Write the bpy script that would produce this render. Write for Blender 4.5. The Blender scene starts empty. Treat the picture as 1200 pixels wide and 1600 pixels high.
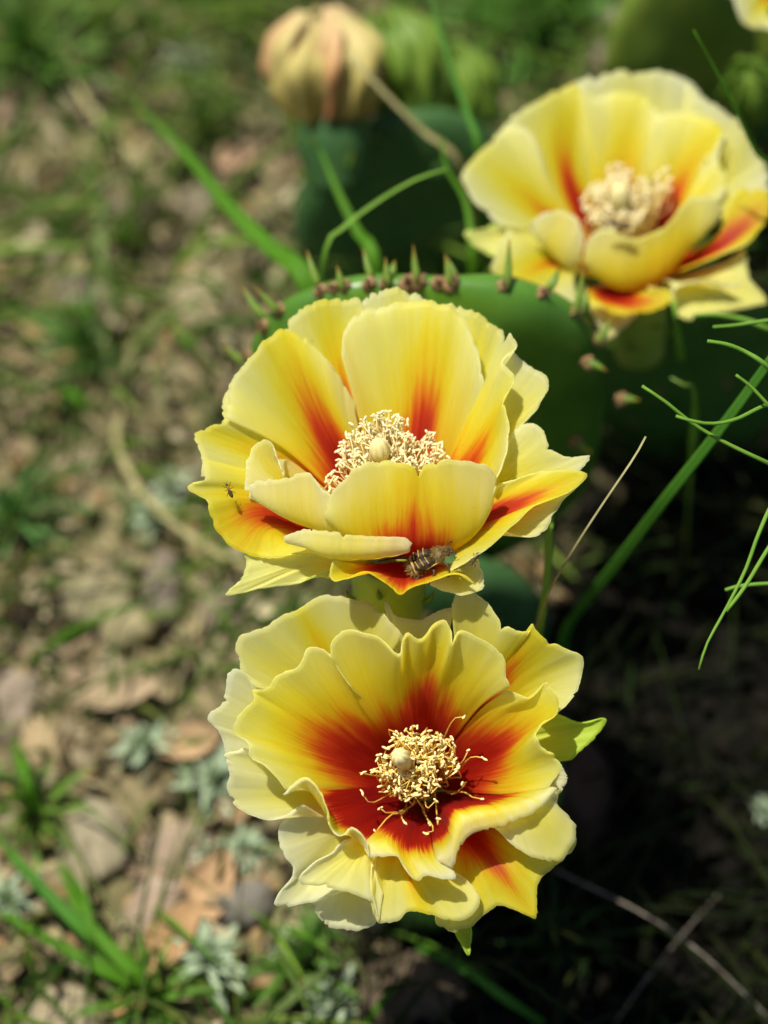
import bpy, math, random
import numpy as np
from mathutils import Vector, noise, Matrix

random.seed(7)
rnd = random.Random(11)
sc = bpy.context.scene
COL = sc.collection

# ------------------------------------------------------------------ camera
PITCH = math.radians(58)
CAM = Vector((0, 0, 0.577))
R_ = Vector((1, 0, 0))
F_ = Vector((0, math.cos(PITCH), -math.sin(PITCH)))
U_ = Vector((0, math.sin(PITCH), math.cos(PITCH)))
T_ = -F_
S_ = 0.168 / 1200 / 0.5            # metres per photo pixel per metre of depth

cam_d = bpy.data.cameras.new('camera')
cam = bpy.data.objects.new('camera', cam_d)
COL.objects.link(cam)
cam.location = CAM
cam.rotation_euler = (math.radians(90) - PITCH, 0, 0)
cam_d.sensor_fit = 'HORIZONTAL'
cam_d.sensor_width = 24
cam_d.lens = 24 * 0.5 / 0.168
cam_d.clip_start = 0.02
cam_d.clip_end = 200
cam_d.dof.use_dof = True
cam_d.dof.focus_distance = 0.495
cam_d.dof.aperture_fstop = 4.8
cam_d.dof.aperture_blades = 7
sc.camera = cam

# ------------------------------------------------------------------ light
SUN = (-0.30 * R_ + 0.66 * U_ + 0.70 * T_).normalized()
w = bpy.data.worlds.new('World')
sc.world = w
w.use_nodes = True
nt = w.node_tree
sky = nt.nodes.new('ShaderNodeTexSky')
sky.sky_type = 'NISHITA'
sky.sun_disc = False
sky.sun_elevation = math.asin(SUN.z)
sky.sun_rotation = math.atan2(SUN.x, SUN.y)
bg = nt.nodes['Background']
bg.inputs['Strength'].default_value = 0.07
nt.links.new(sky.outputs[0], bg.inputs[0])
sd = bpy.data.lights.new('sun', 'SUN')
sd.energy = 4.9
sd.angle = math.radians(0.6)
sd.color = (1.0, 0.965, 0.83)
so = bpy.data.objects.new('sun', sd)
COL.objects.link(so)
so.rotation_euler = SUN.to_track_quat('Z', 'Y').to_euler()
so.location = SUN * 3
sc.view_settings.view_transform = 'Standard'
sc.view_settings.look = 'None'
sc.view_settings.exposure = 0.32
sc.view_settings.gamma = 1
sc.view_settings.use_curve_mapping = False
sc.cycles.max_bounces = 12
sc.cycles.diffuse_bounces = 6
sc.cycles.transmission_bounces = 6
sc.cycles.transparent_max_bounces = 8
sc.cycles.sample_clamp_indirect = 6


# ------------------------------------------------------------------ helpers
def P(px, py, d):
    """a point of the place seen at photo pixel (px, py), d metres deep"""
    return CAM + F_ * d + R_ * ((px - 600) * S_ * d) - U_ * ((py - 800) * S_ * d)


def G(px, py, h=0.0):
    """the point of the ground (height h) seen at that pixel"""
    ray = F_ + R_ * ((px - 600) * S_) - U_ * ((py - 800) * S_)
    t = (h - CAM.z) / ray.z
    return CAM + ray * t


def tag(o, label=None, cat=None, group=None, kind=None):
    if label: o['label'] = label
    if cat: o['category'] = cat
    if group: o['group'] = group
    if kind: o['kind'] = kind
    return o


def empty(name, loc):
    o = bpy.data.objects.new(name, None)
    COL.objects.link(o)
    o.location = loc
    o.empty_display_size = 0.01
    return o


class MB:
    def __init__(s):
        s.v = []; s.f = []; s.mi = []; s.c = []; s.uv = []

    def add(s, vs, fs, col=None, mi=0, uvs=None):
        n = len(s.v)
        s.v += [tuple(p) for p in vs]
        s.f += [tuple(i + n for i in f) for f in fs]
        s.mi += [mi] * len(fs)
        s.c += [col if col is not None else (1, 1, 1)] * len(vs)
        s.uv += uvs if uvs is not None else [(0, 0)] * len(vs)

    def build(s, name, mats, parent=None, smooth=True):
        me = bpy.data.meshes.new(name)
        org = Vector(parent.matrix_world.translation) if False else None
        me.from_pydata(s.v, [], s.f)
        if not isinstance(mats, (list, tuple)): mats = [mats]
        for m in mats: me.materials.append(m)
        if len(mats) > 1: me.polygons.foreach_set('material_index', s.mi)
        if smooth: me.polygons.foreach_set('use_smooth', [True] * len(s.f))
        a = me.color_attributes.new('tint', 'FLOAT_COLOR', 'POINT')
        arr = np.ones((len(s.v), 4)); arr[:, :3] = np.array(s.c).reshape(-1, 3)
        a.data.foreach_set('color', arr.ravel())
        uvl = me.uv_layers.new(name='UVMap')
        li = np.zeros(len(me.loops), dtype=int)
        me.loops.foreach_get('vertex_index', li)
        uvl.data.foreach_set('uv', np.array(s.uv, dtype=float)[li].ravel())
        me.update()
        return link(name, me, parent)


def absloc(o):
    p = Vector(o.location)
    while o.parent:
        o = o.parent
        p += Vector(o.location)
    return p


def link(name, me, parent=None, at=None):
    """link a mesh whose vertices are in world space; its origin moves to its own middle"""
    o = bpy.data.objects.new(name, me)
    COL.objects.link(o)
    n = len(me.vertices)
    co = np.zeros(n * 3); me.vertices.foreach_get('co', co); co = co.reshape(-1, 3)
    c = (co.min(0) + co.max(0)) / 2 if at is None else np.array(at)
    me.vertices.foreach_set('co', (co - c).ravel()); me.update()
    base = Vector((0, 0, 0))
    if parent is not None:
        o.parent = parent
        base = absloc(parent)
    o.location = Vector(c) - base
    return o


def catmull(pts, n, closed=False):
    """resample a polyline of points smoothly to n points (arc-length even)"""
    p = np.array(pts, dtype=float)
    if len(p) == 1: return np.repeat(p, n, 0)
    if len(p) == 2:
        t = np.linspace(0, 1, n)[:, None]
        return p[0] * (1 - t) + p[1] * t
    q = np.vstack([2 * p[0] - p[1], p, 2 * p[-1] - p[-2]])
    out = []
    for i in range(1, len(q) - 2):
        a, b, c, d = q[i - 1:i + 3]
        for t in np.linspace(0, 1, 16, endpoint=False):
            out.append(0.5 * ((2 * b) + (-a + c) * t + (2 * a - 5 * b + 4 * c - d) * t * t + (-a + 3 * b - 3 * c + d) * t ** 3))
    out.append(p[-1])
    out = np.array(out)
    L = np.r_[0, np.cumsum(np.linalg.norm(np.diff(out, axis=0), axis=1))]
    s = np.linspace(0, L[-1], n)
    return np.stack([np.interp(s, L, out[:, k]) for k in range(out.shape[1])], 1)


def frame_tube(mb, pts, rad, sides=8, col=None, mi=0, cap=True):
    pts = [Vector(p) for p in pts]
    n = len(pts)
    if not hasattr(rad, '__len__'): rad = [rad] * n
    t0 = (pts[1] - pts[0]).normalized()
    up = Vector((0, 0, 1)) if abs(t0.z) < 0.9 else Vector((1, 0, 0))
    x = t0.cross(up).normalized()
    vs = []; fs = []
    for i, p in enumerate(pts):
        t = (pts[min(i + 1, n - 1)] - pts[max(i - 1, 0)])
        t = t.normalized() if t.length > 1e-12 else t0
        x = (x - t * x.dot(t)).normalized()
        y = t.cross(x)
        for k in range(sides):
            a = 2 * math.pi * k / sides
            vs.append(p + (x * math.cos(a) + y * math.sin(a)) * rad[i])
    for i in range(n - 1):
        for k in range(sides):
            a = i * sides + k; b = i * sides + (k + 1) % sides
            fs.append((a, b, b + sides, a + sides))
    if cap:
        fs.append(tuple(range(sides))[::-1])
        fs.append(tuple((n - 1) * sides + k for k in range(sides)))
    uvs = [(k / sides, i / (n - 1)) for i in range(n) for k in range(sides)]
    mb.add(vs, fs, col, mi, uvs)


def ellipsoid(mb, c, ax, ay, az, seg=16, ring=10, col=None, mi=0, fn=None):
    """closed ellipsoid with half axes given as vectors"""
    c = Vector(c); vs = []; fs = []; uvs = []
    for i in range(ring + 1):
        th = math.pi * i / ring
        for k in range(seg):
            ph = 2 * math.pi * k / seg
            d = Vector((math.sin(th) * math.cos(ph), math.sin(th) * math.sin(ph), math.cos(th)))
            s = fn(d) if fn else 1.0
            vs.append(c + (ax * d.x + ay * d.y + az * d.z) * s)
            uvs.append((k / seg, i / ring))
    for i in range(ring):
        for k in range(seg):
            a = i * seg + k; b = i * seg + (k + 1) % seg
            if i == 0: fs.append((a, a + seg, b + seg))
            elif i == ring - 1: fs.append((a, a + seg, b))
            else: fs.append((a, a + seg, b + seg, b))
    mb.add(vs, fs, col, mi, uvs)


def blade(mb, pts, widths, face=None, col=None, fold=0.25, n=None):
    """a leaf blade: five verts across, creased along its midrib, with thickness"""
    n = n or max(8, len(pts) * 4)
    q = catmull(pts, n)
    wd = np.interp(np.linspace(0, 1, n), np.linspace(0, 1, len(widths)), widths)
    face = Vector(face) if face is not None else Vector((0, -0.4, 0.9))
    vs = []; fs = []; uvs = []
    for i in range(n):
        p = Vector(q[i]); t = Vector(q[min(i + 1, n - 1)] - q[max(i - 1, 0)]).normalized()
        s = t.cross(face)
        if s.length < 1e-6: s = t.cross(Vector((1, 0, 0)))
        s.normalize(); nn = s.cross(t).normalized()
        h = wd[i] / 2
        for k, (a, b) in enumerate(((-1, fold), (-.5, fold * .35), (0, 0), (.5, fold * .35), (1, fold), (.5, fold * .35 - .16), (0, -.2), (-.5, fold * .35 - .16))):
            vs.append(p + s * (a * h) + nn * (b * h))
            uvs.append(((a + 1) / 2, i / (n - 1)))
    for i in range(n - 1):
        for k in range(8):
            a = i * 8 + k; b = i * 8 + (k + 1) % 8
            fs.append((a, b, b + 8, a + 8))
    fs.append(tuple(range(8))[::-1]); fs.append(tuple((n - 1) * 8 + k for k in range(8)))
    mb.add(vs, fs, col, 0, uvs)


# ------------------------------------------------------------------ materials
def N(nt, t, **kw):
    n = nt.nodes.new(t)
    for k, v in kw.items():
        if k.startswith('i_'):
            key = k[2:]
            n.inputs[int(key) if key.isdigit() else key.replace('_', ' ')].default_value = v
        else: setattr(n, k, v)
    return n


def base_mat(name):
    m = bpy.data.materials.new(name); m.use_nodes = True
    nt = m.node_tree
    b = nt.nodes['Principled BSDF']; out = nt.nodes['Material Output']
    return m, nt, b, out, nt.links


def ramp(nt, stops, fac=None):
    r = N(nt, 'ShaderNodeValToRGB')
    e = r.color_ramp.elements
    while len(e) < len(stops): e.new(0.5)
    for el, (p, c) in zip(e, stops):
        el.position = p; el.color = (*c, 1)
    if fac is not None: nt.links.new(fac, r.inputs[0])
    return r


def noise_n(nt, scale, detail=4, vec=None, rough=0.55):
    n = N(nt, 'ShaderNodeTexNoise'); n.inputs['Scale'].default_value = scale
    n.inputs['Detail'].default_value = detail; n.inputs['Roughness'].default_value = rough
    if vec is not None: nt.links.new(vec, n.inputs['Vector'])
    return n


def M_(nt, op, a, b=None, c=None, clamp=False):
    n = N(nt, 'ShaderNodeMath', operation=op); n.use_clamp = clamp
    for i, x in enumerate((a, b, c)):
        if x is None: continue
        if isinstance(x, (int, float)): n.inputs[i].default_value = x
        else: nt.links.new(x, n.inputs[i])
    return n.outputs[0]


def mixc(nt, fac, a, b, mode='MIX'):
    n = N(nt, 'ShaderNodeMix', data_type='RGBA', blend_type=mode)
    for i, x in ((0, fac), (6, a), (7, b)):
        if isinstance(x, (int, float)): n.inputs[i].default_value = x
        elif isinstance(x, tuple): n.inputs[i].default_value = (*x, 1)
        else: nt.links.new(x, n.inputs[i])
    return n.outputs[2]


def petal_mat(name, stops, trans=0.45, rough=0.5):
    m, nt, b, out, L = base_mat(name)
    uv = N(nt, 'ShaderNodeUVMap', uv_map='UVMap')
    sp = N(nt, 'ShaderNodeSeparateXYZ'); L.new(uv.outputs[0], sp.inputs[0])
    V = M_(nt, 'MULTIPLY_ADD', sp.outputs[0], 2.0, -1.0)      # across -1..1
    Uu = sp.outputs[1]                                        # base..rim 0..1
    def at(nm):
        a = N(nt, 'ShaderNodeAttribute', attribute_type='OBJECT', attribute_name=nm)
        return a.outputs['Fac']
    rl, rw, seed, flat, sharp = at('red_length'), at('red_width'), at('seed'), at('red_flat'), at('red_sharp')
    # streaks running from the claw to the rim
    cmb = N(nt, 'ShaderNodeCombineXYZ')
    L.new(M_(nt, 'MULTIPLY', V, 22.0), cmb.inputs[0]); L.new(M_(nt, 'MULTIPLY', Uu, 1.6), cmb.inputs[1]); L.new(seed, cmb.inputs[2])
    st = noise_n(nt, 1.0, 4, cmb.outputs[0], 0.6)
    cmb2 = N(nt, 'ShaderNodeCombineXYZ')
    L.new(M_(nt, 'MULTIPLY', V, 70.0), cmb2.inputs[0]); L.new(M_(nt, 'MULTIPLY', Uu, 5.0), cmb2.inputs[1]); L.new(seed, cmb2.inputs[2])
    vein = noise_n(nt, 1.0, 3, cmb2.outputs[0], 0.6)
    cmb3 = N(nt, 'ShaderNodeCombineXYZ')
    L.new(M_(nt, 'MULTIPLY', V, 2.0), cmb3.inputs[0]); L.new(M_(nt, 'MULTIPLY', Uu, 2.0), cmb3.inputs[1]); L.new(seed, cmb3.inputs[2])
    big = noise_n(nt, 1.3, 3, cmb3.outputs[0])
    q = M_(nt, 'DIVIDE', V, rw)
    g = M_(nt, 'POWER', 2.718, M_(nt, 'MULTIPLY', M_(nt, 'MULTIPLY', q, q), -1.0))
    reach = M_(nt, 'MULTIPLY', rl, M_(nt, 'MULTIPLY_ADD', g, M_(nt, 'SUBTRACT', 1.0, flat), flat))
    t = M_(nt, 'SUBTRACT', Uu, reach)
    t = M_(nt, 'ADD', t, M_(nt, 'MULTIPLY_ADD', st.outputs['Fac'], 0.26, -0.13))
    t = M_(nt, 'ADD', t, M_(nt, 'MULTIPLY_ADD', vein.outputs['Fac'], 0.16, -0.08))
    t = M_(nt, 'ADD', t, M_(nt, 'MULTIPLY_ADD', big.outputs['Fac'], 0.26, -0.13))
    t = M_(nt, 'MULTIPLY', t, sharp)
    fac = M_(nt, 'MULTIPLY_ADD', t, 0.5, 0.5, clamp=True)
    cr = ramp(nt, stops, fac)
    col = mixc(nt, M_(nt, 'MULTIPLY_ADD', vein.outputs['Fac'], 0.8, -0.35, clamp=True), cr.outputs[0], (1.0, 0.965, 0.86), 'MULTIPLY')
    tc = N(nt, 'ShaderNodeTexCoord')
    spk = noise_n(nt, 420, 2, tc.outputs['Object'])
    fl = M_(nt, 'GREATER_THAN', spk.outputs['Fac'], 0.775)
    col = mixc(nt, M_(nt, 'MULTIPLY', fl, 0.35), col, (0.35, 0.2, 0.05))
    L.new(col, b.inputs['Base Color'])
    b.inputs['Roughness'].default_value = rough
    b.inputs['Specular IOR Level'].default_value = 0.35
    b.inputs['Sheen Weight'].default_value = 0.05
    bp = N(nt, 'ShaderNodeBump'); bp.inputs['Strength'].default_value = 0.12; bp.inputs['Distance'].default_value = 0.0004
    hgt = M_(nt, 'ADD', M_(nt, 'MULTIPLY_ADD', st.outputs['Fac'], 2.2, vein.outputs['Fac']), M_(nt, 'MULTIPLY', noise_n(nt, 900, 2, tc.outputs['Object']).outputs['Fac'], 0.5))
    L.new(hgt, bp.inputs['Height']); L.new(bp.outputs[0], b.inputs['Normal'])
    tr = N(nt, 'ShaderNodeBsdfTranslucent')
    gm = N(nt, 'ShaderNodeGamma'); gm.inputs[1].default_value = 0.6
    L.new(col, gm.inputs[0]); L.new(gm.outputs[0], tr.inputs[0]); L.new(bp.outputs[0], tr.inputs['Normal'])
    mx = N(nt, 'ShaderNodeMixShader'); mx.inputs[0].default_value = trans
    L.new(b.outputs[0], mx.inputs[1]); L.new(tr.outputs[0], mx.inputs[2]); L.new(mx.outputs[0], out.inputs[0])
    return m


RED = (0.50, 0.022, 0.006)
petal_m = petal_mat('petal_yellow', [(0.0, (0.44, 0.012, 0.008)), (0.43, (0.56, 0.022, 0.006)), (0.495, (0.78, 0.085, 0.016)), (0.54, (0.90, 0.34, 0.014)),
                                     (0.585, (0.92, 0.68, 0.02)), (0.66, (0.93, 0.83, 0.06)), (0.77, (0.93, 0.89, 0.30)), (0.93, (0.94, 0.93, 0.66))], 0.75)
sepal_m = petal_mat('sepal_green_tip', [(0.0, (0.40, 0.03, 0.01)), (0.45, (0.7, 0.3, 0.02)), (0.55, (0.90, 0.76, 0.06)), (0.72, (0.92, 0.86, 0.22)),
                                        (0.94, (0.90, 0.88, 0.34)), (0.99, (0.50, 0.66, 0.08))], trans=0.65)
green_sepal_m = petal_mat('sepal_green', [(0.0, (0.40, 0.1, 0.01)), (0.5, (0.84, 0.66, 0.05)), (0.62, (0.80, 0.82, 0.12)), (0.95, (0.52, 0.68, 0.07))], trans=0.6)


def tip_leaf(name, *a):
    """conical cactus leaf: green with an orange-brown dry tip"""
    m = leafy(name, *a)
    nt = m.node_tree; b = nt.nodes['Principled BSDF']
    src = b.inputs['Base Color'].links[0].from_socket
    uv = [n for n in nt.nodes if n.type == 'UVMAP'][0]
    sp = N(nt, 'ShaderNodeSeparateXYZ'); nt.links.new(uv.outputs[0], sp.inputs[0])
    r = ramp(nt, [(0.0, (1, 1, 1)), (0.62, (1, 1, 1)), (0.82, (1.0, 0.62, 0.25)), (1.0, (0.55, 0.22, 0.08))], sp.outputs[1])
    c = mixc(nt, 1.0, src, r.outputs[0], 'MULTIPLY')
    c = mixc(nt, M_(nt, 'MULTIPLY', M_(nt, 'POWER', sp.outputs[1], 5.0), 0.7, clamp=True), c, (0.45, 0.17, 0.03))
    nt.links.new(c, b.inputs['Base Color'])
    return m


def leafy(name, c1, c2, trans=0.3, rough=0.45, scale=60, tint=False, spec=0.4, bump=0.3):
    m, nt, b, out, L = base_mat(name)
    tc = N(nt, 'ShaderNodeTexCoord')
    n = noise_n(nt, scale, 4, tc.outputs['Object'])
    cr = ramp(nt, [(0.3, c1), (0.7, c2)], n.outputs['Fac'])
    col = cr.outputs[0]
    if tint:
        a = N(nt, 'ShaderNodeAttribute', attribute_type='GEOMETRY', attribute_name='tint')
        col = mixc(nt, 1.0, col, a.outputs['Color'], 'MULTIPLY')
    uv = N(nt, 'ShaderNodeUVMap', uv_map='UVMap')
    mp = N(nt, 'ShaderNodeMapping'); mp.inputs['Scale'].default_value = (26, 1.5, 1); L.new(uv.outputs[0], mp.inputs[0])
    vn = noise_n(nt, 1, 2, mp.outputs[0])
    col = mixc(nt, M_(nt, 'MULTIPLY_ADD', vn.outputs['Fac'], 1.2, -0.4, clamp=True), col, (0.75, 0.8, 0.6), 'MULTIPLY')
    L.new(col, b.inputs['Base Color']); b.inputs['Roughness'].default_value = rough
    b.inputs['Specular IOR Level'].default_value = spec
    bp = N(nt, 'ShaderNodeBump'); bp.inputs['Strength'].default_value = bump; bp.inputs['Distance'].default_value = 0.0004
    L.new(vn.outputs['Fac'], bp.inputs['Height']); L.new(bp.outputs[0], b.inputs['Normal'])
    if trans > 0:
        tr = N(nt, 'ShaderNodeBsdfTranslucent'); L.new(mixc(nt, 1.0, col, (1.6, 1.8, 0.8), 'MULTIPLY'), tr.inputs[0])
        mx = N(nt, 'ShaderNodeMixShader'); mx.inputs[0].default_value = trans
        L.new(b.outputs[0], mx.inputs[1]); L.new(tr.outputs[0], mx.inputs[2]); L.new(mx.outputs[0], out.inputs[0])
    return m


def plain(name, c1, c2, rough=0.6, scale=300, bump=0.3, spec=0.4, dist=0.0004, tint=False, sss=0.0):
    m, nt, b, out, L = base_mat(name)
    tc = N(nt, 'ShaderNodeTexCoord')
    n = noise_n(nt, scale, 5, tc.outputs['Object'])
    col = ramp(nt, [(0.32, c1), (0.68, c2)], n.outputs['Fac']).outputs[0]
    if tint:
        a = N(nt, 'ShaderNodeAttribute', attribute_type='GEOMETRY', attribute_name='tint')
        col = mixc(nt, 1.0, col, a.outputs['Color'], 'MULTIPLY')
    L.new(col, b.inputs['Base Color']); b.inputs['Roughness'].default_value = rough
    b.inputs['Specular IOR Level'].default_value = spec
    if sss:
        tr = N(nt, 'ShaderNodeBsdfTranslucent'); L.new(col, tr.inputs[0])
        mx = N(nt, 'ShaderNodeMixShader'); mx.inputs[0].default_value = sss
        L.new(b.outputs[0], mx.inputs[1]); L.new(tr.outputs[0], mx.inputs[2]); L.new(mx.outputs[0], out.inputs[0])
    bp = N(nt, 'ShaderNodeBump'); bp.inputs['Strength'].default_value = bump; bp.inputs['Distance'].default_value = dist
    L.new(n.outputs['Fac'], bp.inputs['Height']); L.new(bp.outputs[0], b.inputs['Normal'])
    return m


pad_m = plain('cactus_skin', (0.045, 0.13, 0.02), (0.075, 0.185, 0.03), 0.42, 90, 0.15, 0.45)
pad_young_m = plain('young_cactus_skin', (0.05, 0.14, 0.010), (0.085, 0.21, 0.018), 0.38, 60, 0.2, 0.5)
pad_olive_m = plain('olive_cactus_skin', (0.09, 0.17, 0.02), (0.20, 0.26, 0.035), 0.5, 60, 0.3, 0.35)
pad_blue_m = plain('blue_green_cactus_skin', (0.03, 0.085, 0.024), (0.055, 0.13, 0.036), 0.55, 80, 0.2, 0.3)
ovary_m = plain('ovary_skin', (0.24, 0.34, 0.04), (0.34, 0.44, 0.06), 0.45, 130, 0.2)
areole_m = plain('areole_wool', (0.16, 0.085, 0.035), (0.40, 0.27, 0.15), 0.9, 900, 0.8, 0.1)
padleaf_m = tip_leaf('pad_leaf_green', (0.16, 0.28, 0.04), (0.26, 0.38, 0.07), 0.35, 0.4, 300)
grass_m = leafy('grass_green', (0.075, 0.21, 0.010), (0.12, 0.29, 0.018), 0.4, 0.6, 40, spec=0.2)
grass_dark_m = leafy('grass_deep_green', (0.05, 0.17, 0.015), (0.08, 0.24, 0.022), 0.3, 0.6, 40, spec=0.2)
stem_m = leafy('thin_stem_green', (0.14, 0.30, 0.03), (0.24, 0.42, 0.06), 0.25, 0.55, 60, spec=0.2)
dry_m = plain('dry_straw', (0.25, 0.22, 0.09), (0.40, 0.35, 0.16), 0.7, 200, 0.3)
cover_m = leafy('ground_cover_green', (0.11, 0.17, 0.045), (0.20, 0.28, 0.08), 0.3, 0.6, 30, tint=True)
silver_m = leafy('silvery_leaf', (0.36, 0.43, 0.34), (0.55, 0.62, 0.52), 0.2, 0.85, 120, tint=True)
litter_m = plain('leaf_litter', (0.55, 0.55, 0.55), (0.95, 0.95, 0.95), 0.85, 150, 0.6, 0.15, 0.001, tint=True)
stone_m = plain('stone', (0.6, 0.58, 0.55), (1, 1, 1), 0.85, 120, 0.6, 0.2, 0.001, tint=True)
twig_m = plain('grey_twig', (0.14, 0.11, 0.09), (0.27, 0.23, 0.19), 0.8, 200, 0.6, 0.2, 0.0008)
fil_m = plain('filament_yellow', (0.86, 0.56, 0.07), (0.92, 0.72, 0.18), 0.5, 300, 0.1, 0.3, sss=0.3)
anther_m = plain('anther_cream', (0.88, 0.72, 0.26), (0.93, 0.82, 0.42), 0.75, 1500, 0.6, 0.2)
fil_pale_m = plain('filament_pale', (0.90, 0.74, 0.34), (0.94, 0.84, 0.5), 0.5, 300, 0.1, 0.3, sss=0.35)
anther_pale_m = plain('anther_pale', (0.92, 0.81, 0.46), (0.95, 0.88, 0.58), 0.75, 1500, 0.3, 0.2, sss=0.2)
stigma_m = plain('stigma_cream', (0.94, 0.82, 0.40), (0.95, 0.88, 0.52), 0.5, 900, 0.1, 0.25, sss=0.4)


# ground material: pinkish tan litter soil, near-black painted shade round the cactus
def ground_mat():
    m, nt, b, out, L = base_mat('soil')
    tc = N(nt, 'ShaderNodeTexCoord')
    n1 = noise_n(nt, 38, 8, tc.outputs['Object'], 0.65)
    n2 = noise_n(nt, 9, 4, tc.outputs['Object'])
    n3 = noise_n(nt, 260, 4, tc.outputs['Object'])
    c1 = ramp(nt, [(0.32, (0.035, 0.028, 0.018)), (0.45, (0.15, 0.125, 0.075)), (0.58, (0.31, 0.26, 0.165)), (0.75, (0.40, 0.335, 0.235))], n1.outputs['Fac'])
    c2 = ramp(nt, [(0.35, (0.75, 0.8, 0.6)), (0.65, (1.0, 0.92, 0.9))], n2.outputs['Fac'])
    col = mixc(nt, 1.0, c1.outputs[0], c2.outputs[0], 'MULTIPLY')
    # shade painted as near-black ground right of a slanted line
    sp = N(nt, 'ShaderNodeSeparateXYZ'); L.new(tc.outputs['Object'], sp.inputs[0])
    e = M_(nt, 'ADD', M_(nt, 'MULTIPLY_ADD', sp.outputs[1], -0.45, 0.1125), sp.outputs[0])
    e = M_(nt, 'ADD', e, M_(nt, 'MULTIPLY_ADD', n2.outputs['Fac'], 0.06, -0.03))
    shade_mask = M_(nt, 'MULTIPLY', M_(nt, 'ADD', e, 0.012), 30.0, clamp=True)
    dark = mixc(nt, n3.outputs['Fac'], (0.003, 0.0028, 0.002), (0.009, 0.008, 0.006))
    col = mixc(nt, shade_mask, col, dark)
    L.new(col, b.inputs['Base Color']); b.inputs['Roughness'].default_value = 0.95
    b.inputs['Specular IOR Level'].default_value = 0.1
    bp = N(nt, 'ShaderNodeBump'); bp.inputs['Strength'].default_value = 0.8; bp.inputs['Distance'].default_value = 0.003
    L.new(M_(nt, 'ADD', n3.outputs['Fac'], n1.outputs['Fac']), bp.inputs['Height']); L.new(bp.outputs[0], b.inputs['Normal'])
    return m


soil_m = ground_mat()


def is_painted_shade(x, y):  # where shade is painted into the ground colour
    return x - 0.45 * (y - 0.25) + 0.03 * noise.noise(Vector((x * 20, y * 20, 0))) > 0.0


def gz(x, y):
    p = Vector((x, y, 0))
    a = 1.0 / (1 + (math.hypot(x, y - 0.4) / 3) ** 2)
    h = 0.010 * noise.noise(p * 9) + 0.007 * noise.noise(p * 28) + 0.0035 * noise.noise(p * 75)
    return h * a + 0.05 * noise.noise(p * 0.6) * (1 - a)


# ------------------------------------------------------------------ ground
def build_ground():
    n = 300
    s = np.linspace(-1, 1, n)
    c = 0.62 * s + 60 * np.sign(s) * np.abs(s) ** 15
    vs = []; fs = []
    for j in range(n):
        for i in range(n):
            x = c[i]; y = 0.36 + c[j]
            vs.append((x, y, gz(x, y)))
    for j in range(n - 1):
        for i in range(n - 1):
            a = j * n + i
            fs.append((a, a + 1, a + n + 1, a + n))
    me = bpy.data.meshes.new('ground'); me.from_pydata(vs, [], fs); me.materials.append(soil_m)
    me.polygons.foreach_set('use_smooth', [True] * len(fs))
    o = bpy.data.objects.new('ground', me); COL.objects.link(o)
    tag(o, 'brown lumpy soil with bare patches beneath the cactus', kind='structure')


build_ground()


# ------------------------------------------------------------------ cactus pads
def pad_mesh(mb, c, X, Y, Z, seg=64, ring=40, seed=0, narrow=0.25, bend=0.0, sq=1.0):
    """flattened, slightly obovate disc: X half width, Y half height (up), Z half thickness"""
    c = Vector(c); vs = []; fs = []; uvs = []
    for i in range(ring + 1):
        th = math.pi * i / ring
        for k in range(seg):
            ph = 2 * math.pi * k / seg
            u = math.sin(th); zz = math.cos(th)
            x = math.cos(ph) * u; y = math.sin(ph) * u
            u2 = u ** 0.55 if u > 0 else 0
            cx_ = math.copysign(abs(math.cos(ph)) ** sq, math.cos(ph)); sy_ = math.copysign(abs(math.sin(ph)) ** sq, math.sin(ph))
            x2 = cx_ * u2 * (1 - narrow * max(0, -math.sin(ph)) ** 1.5 * u2)
            y2 = sy_ * u2
            zz2 = math.copysign(abs(zz) ** 1.0, zz)
            p = c + X * x2 + Y * y2 + Z * (zz2 + bend * (x2 * x2))
            nn = noise.noise(Vector((x2 * 2.2 + seed, y2 * 2.2, zz)))
            p += Z.normalized() * nn * 0.0015
            vs.append(p); uvs.append((x2, y2))
    for i in range(ring):
        for k in range(seg):
            a = i * seg + k; b = i * seg + (k + 1) % seg
            if i == 0: fs.append((a, a + seg, b + seg))
            elif i == ring - 1: fs.append((a, a + seg, b))
            else: fs.append((a, a + seg, b + seg, b))
    mb.add(vs, fs, None, 0, uvs)


def cone_leaf(mb, a, b, r, bend=None, seg=8):
    a = Vector(a); b = Vector(b)
    mid = (a + b) / 2 + (bend if bend is not None else Vector((0, 0, 0)))
    pts = catmull([a, a.lerp(mid, .6), mid, b], 9)
    rr = [r * x for x in (0.75, 1.0, 1.05, 0.98, 0.85, 0.68, 0.48, 0.26, 0.04)]
    frame_tube(mb, pts, rr, seg)


def areole(name_parent, p, nrm, r, seed):
    r_ = random.Random(seed)
    mb = MB(); nrm = Vector(nrm).normalized()
    x = nrm.orthogonal().normalized(); y = nrm.cross(x)
    ellipsoid(mb, p, x * r * 1.25, y * r * 0.95, nrm * r * 0.55, 16, 11, fn=lambda d: 1 + 0.75 * noise.noise(d * 2.5 + Vector((seed, 0, 0))))
    for _ in range(34):      # glochids
        a = r_.uniform(0, 6.28); q = r_.uniform(0.1, 0.9)
        d = (nrm + (x * math.cos(a) + y * math.sin(a)) * q).normalized()
        frame_tube(mb, [p + d * r * 0.5, p + d * r * r_.uniform(1.3, 2.1)], [r * 0.07, r * 0.02], 4)
    mb.build('areole', areole_m, name_parent)


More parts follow.
